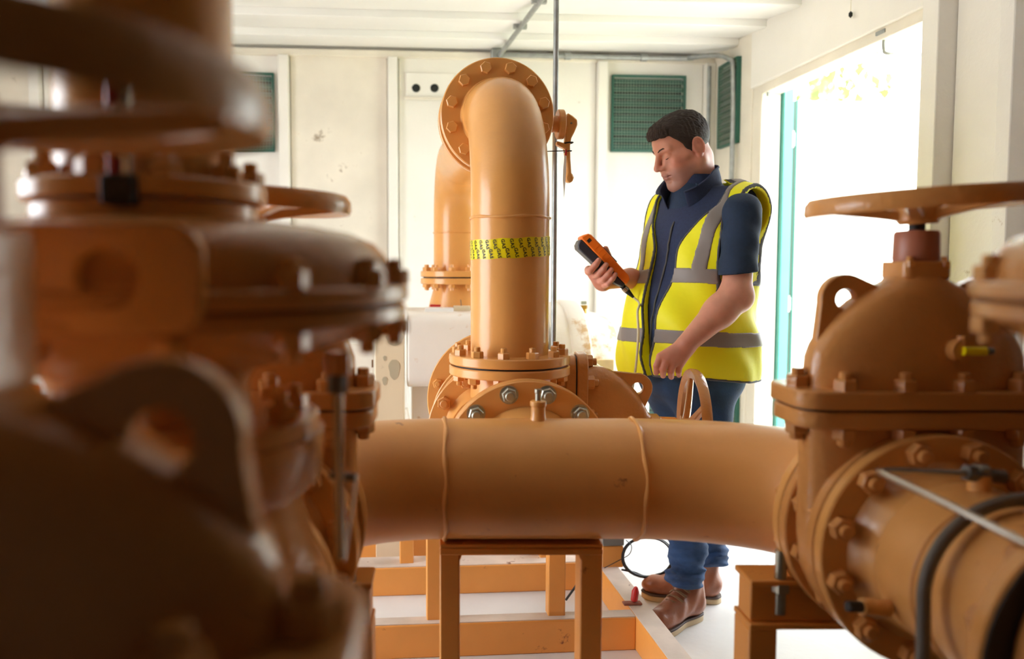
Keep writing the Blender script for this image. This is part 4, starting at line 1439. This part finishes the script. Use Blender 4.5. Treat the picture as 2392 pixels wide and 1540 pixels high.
hf = Field(HC - [.19, .17, .20], HC + [.19, .17, .16], .0024)
hf.ell(H(-.014, 0, .042), (.098, .077, .080), HB, .01)
hf.ell(H(.032, 0, .040), (.062, .066, .062), HB, .03)
hf.ell(H(.026, 0, -.045), (.066, .066, .080), HB, .03)
for s in (-1, 1):
    hf.cone(H(-.012, s * .056, -.05), H(.062, s * .02, -.104), .029, .023, .03)
    hf.cone(H(.062, s * .045, -.020), H(.03, s * .062, -.012), .022, .016, .02)
    hf.ell(H(.055, s * .034, -.055), (.03, .026, .036), HB, .02)
    hf.cone(H(.093, s * .010, .026), H(.076, s * .046, .027), .0085, .009, .012)
hf.ell(H(.072, 0, -.063), (.028, .034, .032), HB, .015)
hf.ell(H(.076, 0, -.107), (.023, .026, .021), HB, .018)
hf.ell(H(.022, 0, -.098), (.048, .046, .032), HB, .02)
hf.cone(H(-.04, 0, -.05), V3(at(1628, 452, 2.95)) + [0, 0, 0], .060, .066, .03)
hf.cone(H(.0, 0, -.09), V3(at(1612, 462, 2.94)), .040, .05, .02)
# eyes
for s in (-1, 1):
    hf.ell(H(.098, s * .030, .004), (.019, .020, .011), HB, .008, True)
    hf.ell(H(.0765, s * .031, .003), (.0145, .0165, .0135), HB, .004)
    hf.cone(H(.0885, s * .020, -.006), H(.083, s * .043, -.004), .003, .003, .004)
# nose
hf.cone(H(.095, 0, .018), H(.117, 0, -.022), .0085, .0105, .010)
hf.ell(H(.118, 0, -.028), (.0125, .0125, .0105), HB, .006)
for s in (-1, 1):
    hf.ell(H(.105, s * .0125, -.032), (.012, .0078, .009), HB, .006)
    hf.ell(H(.111, s * .006, -.041), (.005, .0035, .003), HB, .003, True)
# mouth
hf.cone(H(.0985, -.012, -.0575), H(.0985, .012, -.0575), .0048, .0048, .006)
for s in (-1, 1):
    hf.ell(H(.076, s * .018, -.026), (.025, .016, .03), HB, .012)
for s in (-1, 1):
    hf.cone(H(.0985, s * .012, -.0575), H(.088, s * .025, -.0625), .0046, .0025, .006)
    hf.cone(H(.0965, s * .010, -.070), H(.088, s * .024, -.066), .005, .0025, .006)
hf.cone(H(.0965, -.010, -.070), H(.0965, .010, -.070), .0052, .0052, .006)
for s in (-1, 1):
    hf.cone(H(.105, 0, -.0638), H(.091, s * .028, -.065), .0016, .0014, .003, True)
    hf.cone(H(.092, s * .020, -.038), H(.083, s * .034, -.062), .002, .0015, .006, True)
hf.cone(H(.094, -.014, -.083), H(.094, .014, -.083), .004, .004, .008, True)
# ears
for s in (-1, 1):
    EB = np.stack([HF * math.cos(.25) + HL * s * -.35 * 0 + HU * math.sin(.12), HL, HU], 1)
    EC = H(-.012, s * .081, -.008)
    hx_ = [EC + HF * (.0175 * math.cos(R(q))) + HU * (.005 + .030 * math.sin(R(q))) + HL * s * (.004 - .004 * math.cos(R(q))) for q in range(-20, 250, 18)]
    hf.chain(hx_, [.0036] * len(hx_), .003)
    hf.ell(EC + HU * .004, (.0195, .0075, .033), HB, .004)
    hf.ell(EC - HU * .021 + HF * .005, (.011, .007, .012), HB, .005)
    hf.ell(EC + HL * s * .011 + HF * .003 + HU * .008, (.0105, .0095, .020), HB, .003, True)
    hf.ell(EC + HL * s * .008 + HF * .006 - HU * .006, (.007, .010, .009), HB, .003, True)
    hf.cone(H(.006, s * .072, -.012), H(.006, s * .077, -.002), .0055, .004, .003)
    hf.cone(H(-.008, s * .066, -.008), H(-.008, s * .074, -.008), .018, .015, .008)


# ---- arms
S_ = V3(at(1733, 496, 2.765))
E_ = V3(at(1720, 690, 2.67))
W_ = V3(at(1604, 803, 2.635))
af = Field(np.minimum(np.minimum(S_, E_), W_) - [.13, .09, .16], np.maximum(np.maximum(S_, E_), W_) + [.1, .1, .02], .003)
af.cone(S_ + [0, 0, .0], E_, .046, .048, .02)
af.cone(E_ + (W_ - E_) * .05, E_ + (W_ - E_) * .35, .050, .052, .03)
af.cone(E_ + (W_ - E_) * .3, W_, .051, .032, .02)
af.ell(E_ + [.012, 0, -.005], (.042, .040, .045), None, .02)
kn = [V3(at(1543, 834, 2.625)), V3(at(1556, 843, 2.615)), V3(at(1572, 849, 2.615)), V3(at(1588, 851, 2.625))]
pip = [V3(at(1534, 855, 2.615)), V3(at(1549, 864, 2.605)), V3(at(1567, 868, 2.608)), V3(at(1585, 867, 2.618))]
tip = [V3(at(1533, 871, 2.632)), V3(at(1549, 878, 2.627)), V3(at(1568, 881, 2.632)), V3(at(1586, 877, 2.640))]
for i in range(4):
    wr = W_ + (V3(at(1590 + 6 * i, 812 + 2 * i, 2.655)) - W_) * .6
    af.cone(wr, kn[i], .023, .0145, .014)
for i in range(4):
    af.chain([kn[i], pip[i], tip[i]], [.0128, .0112, .0092] if i < 3 else [.0115, .0098, .0082], .0025)
th = [V3(at(1592, 815, 2.675)), V3(at(1566, 832, 2.675)), V3(at(1549, 851, 2.672)), V3(at(1541, 866, 2.665))]
af.chain(th, [.018, .0145, .011, .009], .005)

# ---- device frame and right hand
D0, D1 = V3(at(1353, 555, 2.88)), V3(at(1458, 663, 2.88))
DX = (D1 - D0) / np.linalg.norm(D1 - D0)
DL = np.linalg.norm(D1 - D0)
DY = np.array([0, 1., 0])
DZ = np.cross(DX, DY)
if DZ[2] < 0:
    DZ = -DZ


def DV(x, y, z):
    return D0 + DX * x + DY * y + DZ * z


W2 = V3(at(1472, 650, 2.97))
E2 = V3(at(1570, 680, 3.10))
rf = Field(np.minimum(D0, W2) - [.02, .12, .06], np.array([E2[0], E2[1] + .06, max(D0[2], E2[2])]) + [.03, .03, .05], .003)
rf.cone(E2, W2, .048, .033, .01)
pal = DV(.165, .035, -.052)
rf.cone(W2, DV(.175, .05, -.045), .033, .03, .02)
xs_ = [.108, .137, .162, .184]
for i, x in enumerate(xs_):
    k0 = DV(x + .004, .040, -.050)
    rf.cone(DV(.18, .05, -.045), k0, .024, .0165, .014)
    r0 = .0112 if i < 3 else .0098
    stick = .013 if i == 0 else 0
    rf.chain([k0, DV(x, -.012, -.049 - stick), DV(x - .003, -.048, -.046 - stick), DV(x - .006, -.0565, -.024 - stick * .6), DV(x - .009, -.0555, -.008 - stick * .5)], [.0135, r0 + .0015, r0 + .0008, r0, r0 * .85], .0025)
rf.chain([DV(.185, .06, -.03), DV(.155, .062, .004), DV(.122, .045, .034), DV(.098, .032, .044)], [.02, .0155, .0125, .0105], .006)

# hidden trunk and thighs keep the body whole under its clothes
tf_ = Field(cen(1.2) - [.36, .34, 1.16], cen(1.2) + [.36, .34, .40], .011)
torso(tf_)
tf_.cone(BP(-.02, .15, 1.48), S_ + (E_ - S_) * .4, .058, .05, .03)
tf_.cone(BP(-.02, -.17, 1.47), BP(.03, -.22, 1.22), .055, .05, .03)
tf_.cone(BP(.03, -.22, 1.22), E2, .05, .046, .02)
AN1, AN2 = V3(at(1600, 1400, 2.88)), V3(at(1664, 1380, 3.06))
KN1, KN2 = V3(at(1612, 1140, 2.845)), V3(at(1650, 1130, 3.02))
HP1, HP2 = BP(.0, .095, .90), BP(.0, -.095, .90)
tf_.cone(HP1, KN1, .08, .055, .03)
tf_.cone(KN1, KN1 + (AN1 - KN1) * .55, .05, .04, .02)
tf_.cone(HP2, KN2, .08, .055, .03)
tf_.cone(KN2, KN2 + (AN2 - KN2) * .55, .05, .04, .02)
tf_.D = tf_.D + .014


def skin_tint(V):
    F, L, U = hloc(V)
    near = (np.abs(F) < .16) & (np.abs(L) < .1) & (np.abs(U) < .16)
    c = np.ones((len(V), 3))
    st = sstep(.0, 1, np.clip((-.035 - U) / .03, 0, 1)) * sstep(.0, .03, F) * (1 - sstep(-.125, -.150, -U * -1) * 0)
    st *= (U > -.15)
    st = np.where(near, st, 0)[:, None]
    c = c * (1 - st * np.array([.36, .31, .24]))
    ck = np.exp(-(((F - .06) / .035) ** 2 + ((np.abs(L) - .05) / .03) ** 2 + ((U + .03) / .03) ** 2))
    ck += np.exp(-(((F - .118) / .02) ** 2 + (L / .016) ** 2 + ((U + .028) / .018) ** 2))
    ck += 1.1 * np.exp(-(((F + .012) / .03) ** 2 + ((np.abs(L) - .08) / .014) ** 2 + ((U + .005) / .04) ** 2))
    ck = np.where(near, np.clip(ck, 0, 1.2), 0)[:, None]
    c = c * (1 - ck * np.array([.02, .20, .20]))
    lips = np.exp(-(((U + .064) / .0085) ** 2 + (L / .022) ** 2) ** 2) * (F > .088)
    lips = np.where(near, lips, 0)[:, None]
    c = c * (1 - lips * np.array([.12, .32, .28]))
    hand = sstep(1.12, 1.0, V[:, 2]) * (V[:, 1] < 2.76)
    hand = np.maximum(hand, (V[:, 0] < .72) * 1.0)[:, None]
    c = c * (1 - hand * np.array([.03, .13, .12]))
    return c


body = field_mesh('body', [hf.net(), af.net(), rf.net(), tf_.net()], M['skin'], pers, skin_tint)

# ---- hair
hr = Field(HC - [.16, .14, .12], HC + [.16, .14, .16], .0024)
hr.ell(H(-.014, 0, .042), (.0985, .0775, .0805), HB, .01)
hr.ell(H(.030, 0, .046), (.062, .066, .060), HB, .03)
hr.ell(H(.022, 0, -.03), (.066, .068, .08), HB, .03)
X, Y, Z = hr.grid()
dx, dy, dz_ = X - HC[0], Y - HC[1], Z - HC[2]
hF = dx * HF[0] + dy * HF[1] + dz_ * HF[2]
hL = dx * HL[0] + dy * HL[1] + dz_ * HL[2]
hU = dx * HU[0] + dy * HU[1] + dz_ * HU[2]
lift = .0045 + .0085 * sstep(.06, .12, hU) + .010 * sstep(.045, .09, hF) * sstep(.05, .085, hU)
strand = .0016 * np.sin(hL * 420 + 9 * np.sin(hF * 40)) * np.sin(hF * 95 + hU * 60 + 3 * np.sin(hL * 120)) + .001 * np.sin(hL * 900 + hF * 200)
hr.D = hr.D - lift - strand * sstep(.02, .07, hU)
# hairline: brow, temple, sideburn, ear, nape
line = np.interp(hF.ravel(), [-.12, -.06, -.03, -.012, .004, .012, .022, .034, .052, .066, .09, .13],
                 [-.062, -.06, -.040, .022, .012, -.028, -.024, .022, .050, .066, .072, .070]).reshape(hF.shape)
line = line + .003 * np.sin(hL * 260)
hr.D = np.maximum(hr.D, (line - hU) * .8)
# fringe swept forward over the brow
for i in range(9):
    l = -.045 + .0112 * i
    hr.cone(H(.072 - abs(l) * .25, l, .098), H(.101 - abs(l) * .5, l * 1.02 + .004, .080 + .003 * math.sin(i * 2.1)), .012, .0055, .006)
hair = field_mesh('hair', [hr.net()], M['hair'], pers)

# brows, lashes
for s in (-1, 1):
    MB().tube([H(.1015, s * .012, .0255), H(.0985, s * .022, .031), H(.0925, s * .034, .0335), H(.081, s * .047, .0275)], [.0018, .0028, .0026, .0012], 8).build('eyebrow', M['hair'], pers)
    MB().tube([H(.0885, s * .019, -.0035), H(.0915, s * .026, -.0055), H(.0905, s * .035, -.0055), H(.084, s * .0455, -.002)], [.0010, .0016, .0016, .0008], 6).build('eyelashes', M['hair'], pers)

# ---- fleece gilet with stand collar
ff = Field(cen(1.2) - [.34, .34, .36], cen(1.2) + [.36, .34, .42], .006)
torso(ff)
X, Y, Z = ff.grid()


def bl(X, Y, Z):
    cx = np.interp(np.broadcast_to(Z, Z.shape).ravel(), [.85, 1.05, 1.3, 1.5, 1.62], [.902, .905, .935, .947, .93]).reshape(Z.shape)
    dx, dy = X - cx, Y - CY
    return dx * FW[0] + dy * FW[1], dx * LF[0] + dy * LF[1]


ff.D = np.maximum(ff.D - .020, np.maximum(.93 - Z, Z - 1.575) + 0 * X + 0 * Y)
ff.cone(V3(at(1640, 480, 2.97)), V3(at(1622, 418, 2.94)), .095, .078, .02)
X, Y, Z = ff.grid()
fF, fL = bl(X, Y, Z)
ff.D = np.maximum(ff.D, np.where(Z > 1.28, np.abs(fL) - .165, -1))
gil = field_mesh('fleece_gilet', [ff.net()], M['navy'], pers)
zp = []
for z in np.arange(.95, 1.47, .02):
    for Fv in np.arange(.30, .02, -.002):
        p = BP(Fv, -.004, z)
        ii = [int(round((p[q] - ff.lo[q]) / ff.h)) for q in range(3)]
        if all(0 <= ii[q] < len(ff.ax[q]) for q in range(3)) and ff.D[ii[0], ii[1], ii[2]] < 0:
            zp.append(Vector(BP(Fv + .003, -.004, z)))
            break
if len(zp) > 3:
    MB().tube(smooth_path(zp, 2), .0032, 6).build('zip', M['piping'], gil)
# collar: tilted ring, open at the front
cb = MB()
nA = 40
rings = []
base_c, top_c = V3(at(1622, 452, 2.945)), V3(at(1608, 418, 2.93))
for i in range(nA + 1):
    a = R(26 + (334 - 26) * i / nA)                # 0 = front
    d = FW * math.cos(a) + LF * math.sin(a)
    back = .5 - .5 * math.cos(a)
    front = max(0, math.cos(a))
    pb_ = base_c + d * .090 - UP * .075 * front + UP * .01 * back
    pt_ = top_c + d * (.088 + .020 * front) + UP * (.062 * back - .056 * front) - FW * .012
    pm_ = (pb_ + pt_) / 2 + d * .004
    pf_ = pt_ + d * (.012 + .012 * front) - UP * .010
    rings.append([pb_, pm_, pt_, pf_])
vs, fs = [], []
for r_ in rings:
    vs += [Vector(p) for p in r_]
for i in range(nA):
    for q in range(3):
        fs.append((i * 4 + q, i * 4 + q + 1, (i + 1) * 4 + q + 1, (i + 1) * 4 + q))
co = MB().add(vs, fs).build('collar', M['navy'], pers)
so = co.modifiers.new('thick', 'SOLIDIFY')
so.thickness = .006
sd = co.modifiers.new('sub', 'SUBSURF')
sd.levels = sd.render_levels = 1
# zip piping on the collar and polo shirt collar
MB().tube([Vector(p) for p in (rings[3][3], rings[3][2], rings[3][1], rings[3][0])], .003, 6).build('collar_zip', M['shirt'], pers)
pl = Field(base_c - [.14, .14, .08], base_c + [.12, .14, .09], .004)
pl.cone(base_c - UP * .05 + FW * .01, base_c + UP * .03 + FW * .012, .085, .070, .01)
field_mesh('polo_collar', [pl.net()], M['shirt'], pers)

# ---- short sleeve
sf = Field(S_ - [.14, .14, .24], S_ + [.13, .13, .13], .0045)
e1 = S_ + (E_ - S_) * .70
sf.cone(BP(-.035, .10, 1.475), S_ + [0, 0, -.005], .066, .058, .03)
sf.cone(S_ + UP * .0, S_ + (E_ - S_) * .9, .060, .062, .03)
X, Y, Z = sf.grid()
fold = .003 * np.sin(Z * 55 + X * 40) * np.sin(Y * 50)
sf.D = np.maximum(sf.D + fold, (e1[2] - .012 - (X - e1[0]) * -.10 - Z) + 0 * Y)
field_mesh('sleeve', [sf.net()], M['shirt'], pers)

# ---- high-visibility vest, its bands and binding
vf = Field(cen(1.2) - [.36, .36, .36], cen(1.2) + [.36, .36, .40], .0042)
torso(vf)
T0 = vf.D.copy()
X, Y, Z = vf.grid()
bF, bL = bl(X, Y, Z)
phi = np.arctan2(bL, bF)
low = sstep(1.30, .92, Z)
fold = low * (.007 * np.sin(phi * 5 + 6 * np.sin(Z * 6) + .8) + .004 * np.sin(phi * 11 + Z * 22)) + .003 * np.sin(phi * 7 + Z * 30) + .005 * np.sin(Z * 26 + phi * 2.0) * sstep(1.4, 1.2, Z) * sstep(.95, 1.1, Z)
V0 = T0 - (.034 + .030 * low) + fold
w = .020 + .030 * sstep(1.02, 1.30, Z) + .100 * sstep(1.34, 1.56, Z)
Lc = .012 - .02 * sstep(1.0, 1.3, Z)
openw = np.maximum(np.abs(bL - Lc) - w, -bF)
hem = .905 + .012 * np.sin(phi * 2 + .6)
ax0, ax1 = S_ + np.array([0, 0, -.01]), S_ + (E_ - S_) * 1.05
dA = ax1 - ax0
tt = np.clip(((X - ax0[0]) * dA[0] + (Y - ax0[1]) * dA[1] + (Z - ax0[2]) * dA[2]) / (dA @ dA), 0, 1)
armh = np.sqrt((X - ax0[0] - tt * dA[0]) ** 2 + (Y - ax0[1] - tt * dA[1]) ** 2 + (Z - ax0[2] - tt * dA[2]) ** 2) - (.060 + .004 * tt)
armh = np.maximum(armh, .15 - bL)
armh = np.minimum(armh, np.maximum(.203 - bL + .35 * np.maximum(0, 1.31 - Z), 1.235 - Z))
armr = np.maximum(.20 + bL, 1.2 - Z)
armh = np.minimum(armh, armr)
neckc = V3(at(1622, 440, 2.94))
neckd = np.sqrt((X - neckc[0]) ** 2 + (Y - neckc[1]) ** 2) - .098
neckd = np.maximum(neckd, 1.46 - Z)
cuts = np.maximum(np.maximum(-openw, -armh), np.maximum(hem - Z, -neckd))
shell = -(T0 - .018)
vf.D = np.maximum(np.maximum(V0, cuts), shell)
vest = relax(field_mesh('safety_vest', [vf.net()], M['hivis'], pers), 8)


def band(mask):
    vf.D = np.maximum(np.maximum(np.maximum(V0 - .0035, cuts + .001), -(V0 + .004)), mask)
    return vf.net()


wav = .006 * np.sin(phi * 2 + 1)
relax(field_mesh('reflective_band', [band(np.abs(Z - 1.258 - wav) - .026)], M['tape'], vest), 7)
relax(field_mesh('reflective_band', [band(np.abs(Z - 1.050 - wav) - .026)], M['tape'], vest), 7)
for s in (1, -1):
    relax(field_mesh('shoulder_band', [band(np.maximum(np.abs(s * bL - (.126 + .012 * sstep(1.3, 1.5, Z))) - .022, 1.262 - Z))], M['tape'], vest), 7)
vf.D = np.maximum(np.maximum(np.maximum(V0 - .003, cuts - .001), -(V0 + .009)), -(cuts + .0085))
relax(field_mesh('binding', [vf.net()], M['piping'], vest), 6)

# ---- jeans
jf = Field(np.array([.66, 2.62, .06]), np.array([1.22, 3.25, 1.06]), .0052)
jf.ell(BP(.0, 0, .93), (.162, .195, .15), BB, .04)
jf.cone(HP1, KN1, .108, .078, .05)
jf.cone(KN1, AN1, .074, .060, .03)
jf.cone(HP2, KN2, .108, .078, .03)
jf.cone(KN2, AN2, .074, .056, .03)
X, Y, Z = jf.grid()
lowz = sstep(.42, .16, Z)
fold = .0035 * np.sin(Z * 38 + X * 20 + Y * 9) + lowz * (.0065 * np.sin(Z * 85 + 5 * np.sin(X * 16) + 4 * np.sin(Y * 13)) + .0025 * np.sin(Z * 150 + X * 50 - Y * 40))
hemz = np.where(Y < 2.97, .150, .165) + 0 * X
fold = fold - .0045 * sstep(.032, .024, Z - hemz) + .003 * lowz * np.sin(Z * 210 + Y * 90)
jf.D = np.maximum(jf.D * .9 + fold, np.where(Y < 2.97, .150, .165) + 0 * X - Z)
jeans = field_mesh('jeans', [jf.net()], M['denim'], pers)


# ---- boots
def boot(heel, toe, lift=0.0):
    heel, toe = np.array([*heel, 0.]), np.array([*toe, 0.])
    d = (toe - heel)
    d /= np.linalg.norm(d)
    n = np.array([-d[1], d[0], 0])
    P = lambda x, y, z: heel + d * x + n * y + UP * z
    B = np.stack([d, n, UP], 1)
    f = Field(np.minimum(heel, toe) - [.08, .08, .01], np.maximum(heel, toe) + [.08, .08, .22], .0034)
    f.cone(P(.045, 0, .065), P(.05, 0, .075), .043, .043, .01)
    f.cone(P(.05, 0, .07), P(.16, 0, .065), .043, .042, .02)
    f.ell(P(.225, 0, .052), (.075, .046, .040), B, .03)
    f.cone(P(.055, 0, .08), P(.06, 0, .165), .045, .049, .03)
    f.cone(P(.085, 0, .10), P(.16, 0, .07), .036, .034, .03)
    X, Y, Z = f.grid()
    f.D = np.maximum(f.D + .0018 * np.sin(((X - heel[0]) * d[0] + (Y - heel[1]) * d[1]) * 120 + Z * 60) * sstep(.04, .09, Z), .026 - Z + 0 * X + 0 * Y)
    bt = field_mesh('boot', [f.net()], M['leather'], pers)
    prof = [(0.0, .012), (.02, .034), (.06, .038), (.12, .033), (.17, .042), (.22, .048), (.26, .043), (.285, .026), (.298, .006)]
    out = [(x, y) for x, y in prof] + [(x, -y) for x, y in reversed(prof)]
    out = [(p.x, p.y) for p in smooth_path([(x, y, 0) for x, y in out + out[:1]], 4)[:-1]]
    T = Matrix(((d[0], n[0], 0, heel[0]), (d[1], n[1], 0, heel[1]), (0, 0, 1, 0), (0, 0, 0, 1)))
    MB().prism(out, .0, .022, T).build('sole', M['sole'], bt, None, .004)
    MB().prism([(x * 1.004, y * 1.03) for x, y in out], .022, .030, T).build('welt', M['welt'], bt, None, .002)
    for i in range(6):
        x = .10 + .019 * i
        z = .150 - .0125 * i
        MB().tube([P(x - .012, -.034, z - .008), P(x + .002, -.014, z + .008 - .0004 * i), P(x + .006, .012, z + .006), P(x - .006, .034, z - .010)], .0026, 6).build('lace', M['lace'], bt)
        MB().tube([P(x - .012, .034, z - .008), P(x + .002, .014, z + .009 - .0004 * i), P(x + .006, -.012, z + .007), P(x - .006, -.034, z - .010)], .0026, 6).build('lace', M['lace'], bt)
    return bt


boot((.955, 2.94), (.737, 2.765))
boot((1.082, 3.07), (.800, 3.115))

# ---------------------------------------------------------------- handheld meter
mt = thing('handheld_meter', 'orange and charcoal handheld gas meter in the man right hand', 'meter',
           Matrix(((DX[0], 0, DZ[0], D0[0]), (DX[1], 1, DZ[1], D0[1]), (DX[2], 0, DZ[2], D0[2]), (0, 0, 0, 1))))
hwid = .043
pro = [(0, .004), (.008, .026), (.02, .031), (DL - .02, .026), (DL - .004, .020), (DL, .0), (DL - .002, -.004), (.004, -.004)]
b = MB()
b.loft([[(x, y, z) for x, z in pro] for y in (-hwid, hwid)])
sh = b.build('front_shell', M['meter_orange'], mt, None, .004)
pro = [(.006, -.004), (DL - .002, -.004), (DL - .002, -.018), (DL - .03, -.027), (.06, -.034), (.024, -.036), (.012, -.028), (.006, -.012)]
b = MB()
b.loft([[(x, y, z) for x, z in pro] for y in (-hwid + .002, hwid - .002)])
b.build('back_shell', M['meter_grey'], mt, None, .004)
for i in range(9):
    x = .045 + i * .018
    MB().box(x, x + .0015, -hwid - .0012, -hwid + .002, .0, .024).build('grip_rib', M['meter_orange'], sh)
MB().box(.022, .034, -hwid - .0015, -hwid + .003, .004, .018).build('port_cover', M['black'], sh, None, .001)
MB().box(.03, .15, -.034, .034, .029, .0315).build('screen', M['black'], sh)
MB().cyl((DL - .004, 0, -.010), (DL + .014, 0, -.010), .0095, n=16).build('socket', M['black'], mt)
MB().cyl((DL + .010, 0, -.010), (DL + .024, 0, -.010), .0115, n=18).build('connector_ring', M['steel'], mt)
MB().cyl((DL + .022, 0, -.010), (DL + .062, 0, -.010), .0115, .0035, n=18).build('connector_boot', M['black'], mt)
ch = thing('meter_hose', 'thin beige hose hanging from the orange meter past the vest', 'hose')
q = DV(DL + .058, 0, -.010)
MB().tube(smooth_path([Vector(q), Vector(DV(DL + .085, -.015, -.012)), at(1489, 730, 2.80), at(1491, 780, 2.775), at(1486, 850, 2.77), at(1478, 905, 2.78), at(1462, 1000, 2.9), at(1440, 1090, 3.1), at(1400, 1150, 3.4)], 8), .0042, 10).build('hose', M['cable_beige'], ch)
